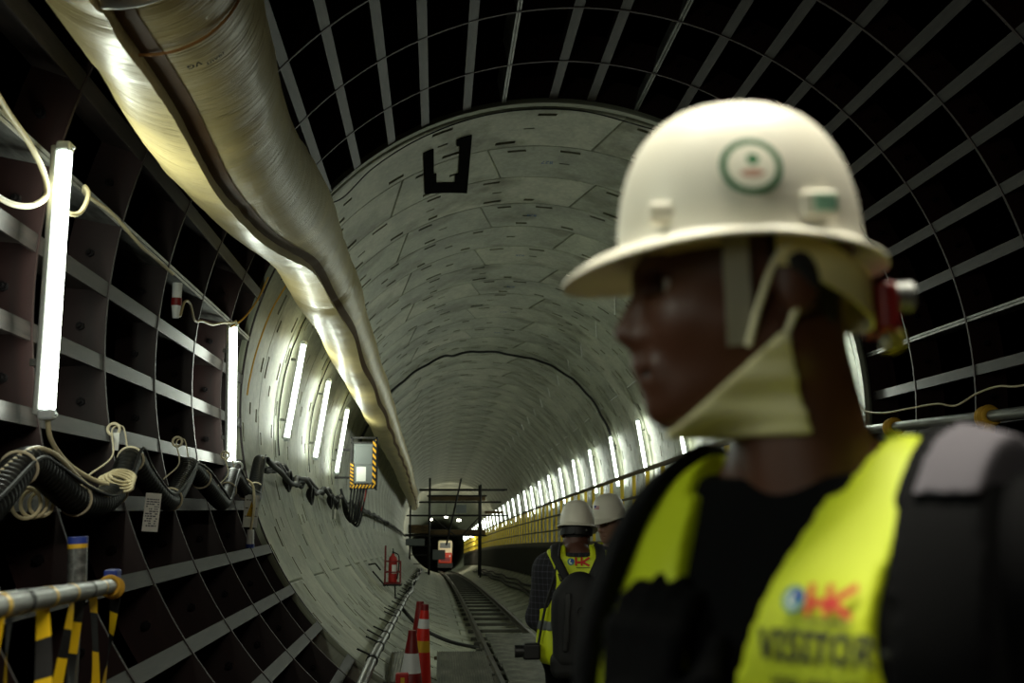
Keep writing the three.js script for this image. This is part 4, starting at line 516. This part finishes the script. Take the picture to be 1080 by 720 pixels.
function printLogo(x, cx, cy, s) { // round blue-green mark and red letters
  x.fillStyle = '#3d7f86'; x.beginPath(); x.arc(cx - s * 1.55, cy, s * 0.62, 0, 7); x.fill(); x.strokeStyle = '#dfe7d8'; x.lineWidth = s * 0.2; x.beginPath(); x.arc(cx - s * 1.5, cy, s * 0.3, 1.2, 5.2); x.stroke(); x.fillStyle = '#2b4a9c'; x.beginPath(); x.arc(cx - s * 1.3, cy - s * 0.2, s * 0.3, 0, 7); x.fill();
  x.strokeStyle = '#c3281c'; x.lineWidth = s * 0.36; x.lineCap = 'butt'; const L = (a, b, c, d) => { x.beginPath(); x.moveTo(cx + a * s, cy + b * s); x.lineTo(cx + c * s, cy + d * s); x.stroke(); };
  L(-0.65, -0.75, -0.65, 0.7); L(-0.65, 0.12, 0.95, 0.12); L(0.35, -0.75, 0.35, 0.7); L(0.5, 0.1, 1.75, -0.7); L(0.5, 0.1, 1.7, 0.7);
}

// body plan: feet at the origin, facing +z, the person's left is +x
function hand(palmA, dirF, nrm, side, curl, fields) { // palm and five separate bent fingers
  const n = (v) => { const l = Math.hypot(...v); return v.map((q) => q / l); }, add = (a, b, k) => a.map((v, i) => v + b[i] * k), F = n(dirF), N = n(nrm), S = [F[1] * N[2] - F[2] * N[1], F[2] * N[0] - F[0] * N[2], F[0] * N[1] - F[1] * N[0]];
  const knuckle = add(palmA, F, 0.085);
  for (const s of [-0.028, -0.009, 0.010, 0.027]) fields.push(cap(add(palmA, S, s * 0.6), add(knuckle, S, s), 0.014, 0.0115));
  [[-0.028, 0.062], [-0.009, 0.078], [0.010, 0.073], [0.028, 0.055]].forEach(([s, L]) => { let p = add(knuckle, S, s), ang = 0; for (let j = 0; j < 3; j++) { ang += curl; const d = [0, 1, 2].map((i) => F[i] * Math.cos(ang) - N[i] * Math.sin(ang)), q = add(p, d, L * [0.45, 0.32, 0.23][j]); fields.push(cap(p, q, 0.0092 - j * 0.0007, 0.0085 - j * 0.0007)); p = q; } });
  const b = add(add(palmA, F, 0.02), S, -0.03 * side), m = add(add(b, F, 0.035), S, -0.03 * side); fields.push(cap(b, m, 0.013, 0.011)); fields.push(cap(m, add(add(m, F, 0.03), N, -0.012), 0.0105, 0.009));
}
function person(o) {
  const t = thing('person', o.label, 'person', null, o.at); t.rotation.y = o.yaw;
  const hy = o.headYaw || 0, hp = o.headPitch || 0, hc = o.head || [0, 1.59, 0.03];
  const HM = new THREE.Matrix4().compose(V3(...hc), new THREE.Quaternion().setFromEuler(new THREE.Euler(hp, hy, 0, 'YXZ')), V3(o.hs || 1, o.hs || 1, o.hs || 1));
  const dl = o.dropL || 0, dr = o.dropR || 0, dm = (dl + dr) / 2, sw = o.sw || 0.165, swr = o.swr || sw, cw = sw - 0.06, cwr = swr - 0.06;
  const torsoF = [cap([cw, 1.315 - dl, 0.0], [0.085, 0.98, 0.0], 0.122, 0.118), cap([-cwr, 1.315 - dr, 0.0], [-0.085, 0.98, 0.0], 0.122, 0.118), cap([0.07, 1.28 - dm, 0.035], [-0.07, 1.28 - dm, 0.035], 0.10), cap([0, 1.44 - dm, -0.02], [sw, 1.385 - dl, -0.01], 0.058, 0.066), cap([0, 1.44 - dm, -0.02], [-swr, 1.385 - dr, -0.01], 0.058, 0.066), cap([0.09, 0.93, -0.01], [-0.09, 0.93, -0.01], 0.125)];
  const torso = union(torsoF, 0.06);
  const A = o.arms, armF = []; for (const s of [0, 1]) { const [sh, el, wr] = A[s]; armF.push(cap(sh, el, 0.062, 0.048), cap(el, wr, 0.048, 0.034)); }
  const arms = union(armF, 0.04), shirtCore = (x, y, z) => smin(torso(x, y, z), arms(x, y, z), 0.05);
  const legF = []; for (const s of [-1, 1]) legF.push(cap([s * 0.09, 0.92, 0], [s * 0.105, 0.50, 0.012], 0.088, 0.06), cap([s * 0.105, 0.50, 0.012], [s * 0.11, 0.09, -0.01], 0.056, 0.038)); const legs = union(legF, 0.03);
  const feet = union([-1, 1].flatMap((s) => [cap([s * 0.11, 0.055, -0.03], [s * 0.125, 0.045, 0.14], 0.045, 0.04)]), 0.02), neck = cap([0, 1.43 - dm, -0.018], [hc[0] - 0.012 * Math.sin(hy), hc[1] - 0.07, hc[2] - 0.02], 0.062, 0.056);
  const core = (x, y, z) => { let d = smin(shirtCore(x, y, z), legs(x, y, z), 0.05); d = smin(d, feet(x, y, z), 0.03); return smin(d, neck(x, y, z), 0.05); };
  // one continuous body: trunk, limbs, then head and hands on finer grids
  const parts = [nets(core, [-0.48, -0.02, -0.28], [0.48, 1.56, 0.42], o.cell || 0.014), headMesh(o.headCell || 0.005).scale(1, 1, o.faceZ || 1).applyMatrix4(HM)];
  A.forEach(([sh, el, wr], s) => { const fs = [], dir = wr.map((v, i) => v - el[i]), L = Math.hypot(...dir), F = (o.handDir && o.handDir[s]) || dir.map((v) => v / L); hand(wr, F, (o.handN && o.handN[s]) || [s ? 1 : -1, 0, 0.2], (s ? 1 : -1) * (o.gloves ? -1 : 1), o.curl === undefined ? 0.45 : o.curl, fs); fs.push(o.gloves ? cap(lerp3(el, wr, 0.80), wr, 0.043, 0.040) : cap(lerp3(el, wr, 0.85), wr, 0.034, 0.028)); const u = union(fs, 0.008), lo = wr.map((v) => v - 0.2), hi = wr.map((v) => v + 0.2); const g = nets(u, lo, hi, 0.0045); if (o.gloves) { obj('glove', g, shirtBlack, t); } else parts.push(g); });
  obj('body', parts, o.skin || M.skinTone, t);
  const E = new THREE.Group(); // nothing is added for eyes that the brim hides fully
  for (const s of [-1, 1]) { const e = V3(s * 0.031, 0.008, 0.087 * (o.faceZ || 1)).applyMatrix4(HM); obj('eye', moved(new THREE.SphereGeometry(0.0125, 14, 10), e), M.eyeWhite, t); const ir = V3(s * 0.031, 0.008, 0.0965 * (o.faceZ || 1)).applyMatrix4(HM); obj('iris', moved(new THREE.SphereGeometry(0.0055, 10, 8), ir), M.iris, t); }
  const hairF = ell([0, 0.050, 0.0], [0.083, 0.105, 0.100]); obj('hair', nets((x, y, z) => Math.max(HEAD(x, y, z) - 0.004, -(y - (z > 0.02 ? 0.06 : -0.035 + Math.max(0, z + 0.05) * 0.9))), [-0.10, -0.08, -0.12], [0.10, 0.17, 0.12], 0.005).applyMatrix4(HM), M.hair, t);
  // clothes
  const shirt = (x, y, z) => Math.max(shirtCore(x, y, z) - 0.014, y - 1.475 + dm + Math.abs(z) * 0.1, 0.90 - y - (x * x > 0.04 ? 0.2 : 0));
  const cut = A.map(([sh, el, wr]) => { const d = wr.map((v, i) => v - el[i]), L = Math.hypot(...d); return (x, y, z) => ((x - wr[0]) * d[0] + (y - wr[1]) * d[1] + (z - wr[2]) * d[2]) / L - 0.004 > 0 && Math.hypot(x - wr[0], y - wr[1], z - wr[2]) < 0.12 ? 1 : -1; });
  obj('shirt', nets((x, y, z) => { const d = shirt(x, y, z); const near = cut[0](x, y, z) > 0 || cut[1](x, y, z) > 0; return near && torso(x, y, z) > 0.03 ? Math.max(d, 0.004) : d; }, [-0.48, 0.66, -0.28], [0.48, 1.52, 0.42], o.cell2 || 0.011), o.shirt, t);
  const trousers = (x, y, z) => Math.max(smin(legs(x, y, z), torso(x, y, z), 0.05) - 0.018, y - 0.97, 0.07 - y); obj('trousers', nets(trousers, [-0.3, 0.03, -0.25], [0.3, 1.02, 0.25], 0.016), o.trousers, t);
  obj('boot', nets((x, y, z) => Math.max(feet(x, y, z) - 0.012, -x, 0.0 - y), [-0.02, -0.02, -0.12], [0.22, 0.16, 0.24], 0.012), M.rubber, t); obj('boot', nets((x, y, z) => Math.max(feet(x, y, z) - 0.012, x, 0.0 - y), [-0.22, -0.02, -0.12], [0.02, 0.16, 0.24], 0.012), M.rubber, t);
  const vestOff = o.vestOff || 0.024, wr1 = (x, y, z) => 0.0022 * Math.sin(y * 34 + x * 18) + 0.0018 * Math.sin(x * 55 - y * 21 + z * 12);
  const vestSkin = (x, y, z) => torso(x, y, z) - vestOff - wr1(x, y, z);
  const vest = (x, y, z) => { const ax = Math.abs(x), arm = y > 1.16 ? ax - (0.178 - 0.05 * Math.sin(clamp01((y - 1.16) / 0.30) * Math.PI)) : -1, vhalf = y > 1.22 ? 0.018 + 0.36 * Math.pow(Math.max(0, y - 1.24), 1.0) * (y > 1.40 ? 1.05 : 0.85) : 0; const v = z > -0.03 ? vhalf - ax : (y > 1.44 ? 0.07 - ax : -1); return Math.max(vestSkin(x, y, z), arm, v, 0.84 - y, y - 1.53); };
  obj('vest', nets(vest, [-0.26, 0.80, -0.24], [0.26, 1.56, 0.24], o.vestCell || 0.008), o.vest, t);
  const HMM = (g) => g.clone().applyMatrix4(HM);
  const hel = obj('helmet', HMM(helmetG), o.helmet, t);
  return { t, HM, torso, vestSkin, hel, shirtCore, HMM };
}
const VESTTEX = dataTex(128, (x, y) => { const v = 0.93 + 0.07 * ((x + y) % 4 < 2 ? 1 : 0); return [v, v, v]; }); VESTTEX.repeat.set(12, 12);
const vestMat = stdm(0xd2e01a, 0.6, 0, { map: VESTTEX }), cloth = (c, k = 0.15) => new THREE.MeshPhysicalMaterial({ color: c, roughness: 0.9, specularIntensity: k }), shirtBlack = cloth(0x0a0a0b), trousersBlack = cloth(0x0a0a0b), strapMat = cloth(0x09090a, 0.2), helmetWhite = new THREE.MeshPhysicalMaterial({ color: 0xebe6d4, transmission: 0.12, thickness: 0, roughness: 0.5, clearcoat: 0.15, clearcoatRoughness: 0.3 });
const strapField = (torso, side, cx, w, off) => (x, y, z) => Math.max(torso(x, y, z) - off, Math.abs(x - side * (cx + 0.02 * Math.sin((1.46 - y) * 6))) - w, 1.02 - y, y - 1.60);

{ // the visitor in front: body turned to the lens, head in profile to the left
  const pos = P(0.345, FLOOR_NEAR, 0.935);
  const arms = [[[0.185, 1.32, -0.01], [0.255, 1.03, -0.02], [0.24, 0.79, 0.10]], [[-0.105, 1.29, -0.01], [-0.175, 1.095, 0.13], [-0.055, 1.205, 0.20]]];
  const p = person({ label: 'person in white helmet and yellow vest turning away, pale mask under the chin', at: pos, yaw: -48 * DEG, headYaw: -44 * DEG, headPitch: 0.02, hs: 0.95, dropL: 0.045, dropR: 0.055, sw: 0.155, swr: 0.098, head: [-0.005, 1.585, 0.045], arms, shirt: shirtBlack, trousers: trousersBlack, vest: vestMat, helmet: helmetWhite, faceZ: 1.1, skin: stdm(0x4f2c1a, 0.5), gloves: true, handDir: [null, [0.02, 0.95, -0.25]], handN: [null, [0.1, 0.2, 1]], cell: 0.014, headCell: 0.0032, cell2: 0.009, vestCell: 0.0055 });
  const { t, HM, HMM, hel, vestSkin, torso } = p;
  // helmet fittings
  obj('accessory_slot', HMM(rbox(0.010, 0.020, 0.030, 0.004, 0.072, 0.070, 0.112).rotateY(0.0)), helmetWhite, hel); obj('accessory_slot', HMM(rbox(0.010, 0.026, 0.036, 0.004, 0.096, 0.070, -0.028)), helmetWhite, hel); obj('side_sticker', HMM(box(0.002, 0.014, 0.020, 0.1016, 0.070, -0.032)), stdm(0x8fc0a0, 0.6), hel);
  const domeField = DOME;
  const logo = canvasMat(256, 256, (x) => { x.fillStyle = '#f1ecd8'; x.beginPath(); x.arc(128, 128, 118, 0, 7); x.fill(); x.strokeStyle = '#1f6338'; x.lineWidth = 26; x.beginPath(); x.arc(128, 128, 105, 0, 7); x.stroke(); x.fillStyle = '#2e7444'; x.beginPath(); x.arc(134, 100, 24, 0, 7); x.fill(); x.fillStyle = '#c3907a'; x.beginPath(); x.ellipse(128, 158, 46, 16, 0, 0, 7); x.fill(); }, 0.4);
  obj('round_emblem', HMM(decalOn(domeField, [0.135, 0.106, 0.034], [0, 0, -1], [0, 1, 0], [-1, 0, 0], 0.062, 0.062, 14, 14)), logo, hel);
  // suspension: brow band, nape band, ratchet
  const band = (y0, y1, r0, z0, a0, a1, h) => { const g = new THREE.BoxGeometry(1, h, 0.003, 40, 1, 1), q = g.attributes.position; for (let i = 0; i < q.count; i++) { const u = q.getX(i) + 0.5, a = (a0 + (a1 - a0) * u), rr = q.getZ(i), s = Math.abs(Math.sin(a)), back = Math.max(0, -Math.cos(a)); q.setXYZ(i, (0.090 + rr) * Math.sin(a), y0 + (y1 - y0) * back + q.getY(i), z0 + (r0 + rr) * Math.cos(a)); } g.computeVertexNormals(); return g; };
  const cream = stdm(0xe0d296, 0.6);
  obj('brow_band', HMM(band(0.050, 0.046, 0.108, 0.012, -1.3, 1.3, 0.026)), cream, hel); obj('nape_band', HMM(band(0.036, -0.012, 0.108, 0.005, 1.5, Math.PI * 2 - 1.5, 0.042)), cream, hel);
  obj('ratchet_cover', HMM(rbox(0.060, 0.052, 0.022, 0.008, 0, -0.012, -0.116).rotateX(0.0)), M.darkRed, hel); obj('ratchet_knob', HMM(moved(new THREE.CylinderGeometry(0.015, 0.016, 0.022, 18).rotateX(Math.PI / 2), V3(0.0, 0.002, -0.138))), M.galv, hel); obj('ratchet_tab', HMM(rbox(0.03, 0.020, 0.016, 0.005, 0.008, -0.045, -0.124)), stdm(0x8f8420, 0.6), hel);
  // chin strap
  const ribbon = (pts, w, th = 0.002) => { const c = new THREE.CatmullRomCurve3(pts.map((q) => V3(...q))), gs = [], n = 14; for (let i = 0; i < n; i++) { const a = c.getPoint(i / n), b = c.getPoint((i + 1) / n); gs.push(strip(a, b.clone().addScaledVector(b.clone().sub(a), 0.08), th, w, V3(0, 0, -1))); } return merge(gs); };
  for (const s of [-1, 1]) obj('chin_strap', HMM(ribbon([[s * 0.094, 0.052, 0.052], [s * 0.086, 0.02, 0.050], [s * 0.079, -0.02, 0.048], [s * 0.070, -0.055, 0.046]], 0.024)), M.strapGrey = M.strapGrey || stdm(0x9a9482, 0.7), hel);
  // face mask pulled under the chin, its loops round the ears
  const maskF = (x, y, z) => { const top = -0.048 - (z - 0.012) * 0.98, bot = -0.138, e = Math.max(HEAD(x, y, z) - 0.009 - 0.002 * Math.sin(y * 200), y - top, -(y - bot), 0.004 - z + (y + 0.05) * 0.25); return e; };
  const mask = obj('face_mask', HMM(nets(maskF, [-0.11, -0.16, -0.04], [0.11, -0.02, 0.14], 0.004).scale(1, 1, 1.08)), stdm(0xe2d9a6, 0.85), t);
  for (const s of [-1, 1]) { obj('ear_loop', HMM(tube([V3(s * 0.075, -0.058, 0.040), V3(s * 0.084, -0.02, 0.030), V3(s * 0.090, 0.02, 0.014), V3(s * 0.091, 0.036, 0.0)], 0.0032, 24, 7)), stdm(0xe8e0b8, 0.7), mask); obj('ear_loop', HMM(tube([V3(s * 0.072, -0.064, 0.010), V3(s * 0.080, -0.035, 0.0), V3(s * 0.086, -0.012, -0.01)], 0.0032, 20, 7)), stdm(0xe8e0b8, 0.7), mask); }
  // print on the vest: mark, VISITOR and the line under it
  const pr = canvasMat(512, 384, (x) => { printLogo(x, 270, 80, 58); x.fillStyle = '#55622a'; x.fillRect(225, 132, 150, 7); x.fillStyle = '#1c2010'; x.font = 'bold 112px sans-serif'; x.textAlign = 'center'; x.textBaseline = 'middle'; x.lineWidth = 5; x.strokeStyle = '#1c2010'; x.fillText('VISITOR', 262, 204, 372); x.strokeText('VISITOR', 262, 204, 372); x.fillRect(462, 198, 34, 14); for (const [a, n] of [[128, 5], [248, 5], [356, 3]]) for (let k = 0; k < n; k++) { x.fillRect(a + k * 19, 286, 7, 34); x.fillRect(a + k * 19, k % 2 ? 286 : 300, 14, 8); } });
  const v = t.children.find((c) => c.name === 'vest'); obj('chest_print', decalOn(vestSkin, [0.090, 1.29, 0.22], [0.97, 0, -0.22], [0, 1, 0], [0, 0, -1], 0.126, 0.104, 30, 22, 0.005), pr, v);
  obj('reflective_tape', nets((x, y, z) => Math.max(vestSkin(x, y, z) - 0.003, Math.abs(y - 0.98) - 0.025), [-0.27, 0.94, -0.25], [0.27, 1.02, 0.25], 0.01), M.grey, v);
  // backpack straps over the vest; the pack is behind him
  const bp = thing('backpack', 'black backpack worn by the person in front', 'backpack', null, pos); bp.rotation.y = -48 * DEG;
  obj('pack_body', rbox(0.30, 0.46, 0.16, 0.06, 0, 1.20, -0.235, 5), strapMat, bp);
  const s1 = strapField(torso, 1, 0.158, 0.030, 0.042), s2 = strapField(torso, -1, 0.122, 0.017, 0.042);
  obj('shoulder_strap', nets((x, y, z) => Math.max(s1(x, y, z), z < -0.12 && y < 1.3 ? 0.01 : -1), [0.08, 1.0, -0.2], [0.26, 1.6, 0.24], 0.007), strapMat, bp); obj('shoulder_strap', nets((x, y, z) => Math.max(s2(x, y, z), z < -0.12 && y < 1.3 ? 0.01 : -1), [-0.24, 1.0, -0.2], [-0.03, 1.6, 0.24], 0.007), strapMat, bp);
  obj('strap_pad', nets((x, y, z) => Math.max(torso(x, y, z) - 0.048, Math.abs(x - 0.172) - 0.022, 1.40 - y, y - 1.6, -0.1 - z), [0.12, 1.36, -0.12], [0.24, 1.6, 0.2], 0.006), cloth(0x58545a, 0.5), bp).userData.label = 'grey shoulder pad';
}

const plaid = dataTex(128, (x, y) => { const a = (x % 32 < 5 ? 0.10 : 0) + (y % 32 < 5 ? 0.10 : 0), v = 0.10 + a; return [v * 0.95, v * 0.95, v * 1.1]; }); plaid.repeat.set(7, 7);
{ // the visitor further in, seen from behind, with a backpack
  const pos = P(0.825, FLOOR_LOW, 5.95), yaw = 180 * DEG;
  const arms = [[[0.18, 1.355, -0.01], [0.235, 1.09, 0.03], [0.11, 1.03, 0.26]], [[-0.18, 1.355, -0.01], [-0.235, 1.09, 0.03], [-0.11, 1.03, 0.26]]];
  const p = person({ label: 'person seen from behind in white helmet, yellow vest and plaid sleeves', at: pos, yaw: 176 * DEG, headYaw: -0.25, headPitch: 0.18, head: [0, 1.575, 0.04], arms, shirt: new THREE.MeshStandardMaterial({ map: plaid, roughness: 0.9 }), trousers: trousersBlack, vest: vestMat, helmet: helmetWhite, skin: stdm(0x4d2e22, 0.55), cell: 0.016, headCell: 0.005, cell2: 0.012, vestCell: 0.010, handN: [[0, 1, 0], [0, 1, 0]] });
  const { t, HMM, hel, vestSkin } = p;
  const bandG = new THREE.CylinderGeometry(0.106, 0.104, 0.05, 30, 1, true, Math.PI * 0.5, Math.PI); bandG.scale(0.93, 1, 1.06).translate(0, 0.006, 0.012); obj('nape_band', HMM(bandG), M.black, hel); obj('ratchet_knob', HMM(moved(new THREE.CylinderGeometry(0.013, 0.013, 0.014, 16).rotateX(Math.PI / 2), V3(0, -0.006, -0.102))), M.black, hel);
  for (const s of [-1, 1]) obj('band_stud', HMM(moved(new THREE.SphereGeometry(0.006, 10, 8), V3(s * 0.075, 0.006, -0.076))), M.galv, hel);
  const back = canvasMat(512, 512, (x) => { printLogo(x, 270, 90, 62); x.fillStyle = '#55622a'; x.fillRect(230, 150, 150, 7); x.fillStyle = '#14160c'; x.font = 'bold 120px sans-serif'; x.textAlign = 'center'; x.textBaseline = 'middle'; x.fillText('VISITOR', 256, 260, 480); x.font = 'bold 60px sans-serif'; x.fillText('S', 50, 380); });
  const v = t.children.find((c) => c.name === 'vest'); obj('back_print', decalOn(vestSkin, [0, 1.33, -0.30], [-1, 0, 0], [0, 1, 0], [0, 0, 1], 0.27, 0.27, 24, 24, 0.004), back, v);
  obj('reflective_tape', nets((x, y, z) => Math.max(vestSkin(x, y, z) - 0.004, Math.abs(y - 1.06) - 0.028), [-0.28, 1.0, -0.26], [0.28, 1.12, 0.26], 0.011), M.grey, v);
  const bp = thing('backpack', 'dark backpack with a round emblem on the back of the plaid-sleeved person', 'backpack', null, pos); bp.rotation.y = 176 * DEG;
  const bag = union([ell([0, 1.13, -0.235], [0.16, 0.24, 0.105]), (x, y, z) => Math.hypot(Math.max(0, Math.abs(x) - 0.10), Math.max(0, Math.abs(y - 1.06) - 0.16), Math.max(0, Math.abs(z + 0.225) - 0.03)) - 0.055], 0.03); const bagM = stdm(0x121212, 0.75), ridgeM = stdm(0x1c1c1b, 0.7);
  obj('main_pouch', nets(bag, [-0.22, 0.80, -0.38], [0.22, 1.42, -0.10], 0.012), bagM, bp);
  for (const s of [-1, 1]) { obj('side_ridge', nets((x, y, z) => Math.max(bag(x, y, z) - 0.014, Math.abs(x - s * (0.085 - 0.12 * (y - 1.05) * 0.5)) - 0.018, Math.abs(y - 1.10) - 0.16, z + 0.2), [-0.2, 0.9, -0.42], [0.2, 1.3, -0.15], 0.01), ridgeM, bp); const sf = (x, y, z) => { const cx = s * (0.03 + 0.10 * clamp01((y - 1.24) / 0.2)); return Math.max(p.torso(x, y, z) - 0.045, Math.abs(x - (z < 0 ? cx : s * 0.13)) - 0.028, 1.12 - y); }; obj('shoulder_strap', nets(sf, [-0.26, 1.1, -0.24], [0.26, 1.60, 0.26], 0.010), bagM, bp); }
  obj('round_emblem', moved(torus(0.026, 0.005, 8, 24), V3(0, 1.16, -0.343)), ridgeM, bp); obj('hip_pouch', [rbox(0.34, 0.14, 0.16, 0.05, 0, 0.86, -0.22, 4)], bagM, bp);
  const cam = thing('hand_camera', 'small black camera hanging at the hip of the plaid-sleeved person', 'camera', null, P(0.545, -0.80, 5.85)); obj('camera_body', rbox(0.10, 0.09, 0.07, 0.015), M.black, cam); obj('lens', moved(new THREE.CylinderGeometry(0.036, 0.033, 0.07, 20).rotateZ(Math.PI / 2), V3(-0.06, 0, 0)), M.rubber, cam); obj('strap', tube([V3(0.04, 0.04, 0), V3(0.08, 0.25, 0.02), V3(0.14, 0.45, 0.02), V3(0.17, 0.6, 0.0)], 0.008, 20, 6), M.black, cam);
}
{ // the second visitor beyond, half hidden
  const arms = [[[0.195, 1.365, -0.01], [0.27, 1.09, 0.03], [0.12, 1.05, 0.25]], [[-0.195, 1.365, -0.01], [-0.27, 1.09, 0.03], [-0.12, 1.05, 0.25]]];
  const p = person({ label: 'person in pale helmet with a small flag sticker, facing the back-turned visitor', at: P(1.205, FLOOR_LOW, 6.8), yaw: -35 * DEG, headYaw: -0.3, headPitch: 0.15, hs: 1.0, head: [0, 1.625, 0.04], arms, shirt: shirtBlack, trousers: trousersBlack, vest: vestMat, helmet: helmetWhite, skin: stdm(0x8d6a58, 0.6), cell: 0.016, headCell: 0.005, cell2: 0.012, vestCell: 0.010, handN: [[0, 1, 0], [0, 1, 0]] });
  const f = canvasMat(64, 48, (x) => { x.fillStyle = '#e8e6e0'; x.fillRect(0, 0, 64, 48); x.fillStyle = '#2a3c8a'; x.fillRect(0, 0, 28, 24); x.fillStyle = '#b5303a'; x.fillRect(28, 6, 36, 7); x.fillRect(28, 19, 36, 7); x.fillRect(0, 32, 64, 7); });
  obj('flag_sticker', p.HMM(decalOn(DOME, [0.0, 0.12, 0.2], [1, 0, 0], [0, 1, 0], [0, 0, -1], 0.045, 0.03, 8, 6)), f, p.hel);
}

renderer.render(scene, camera);
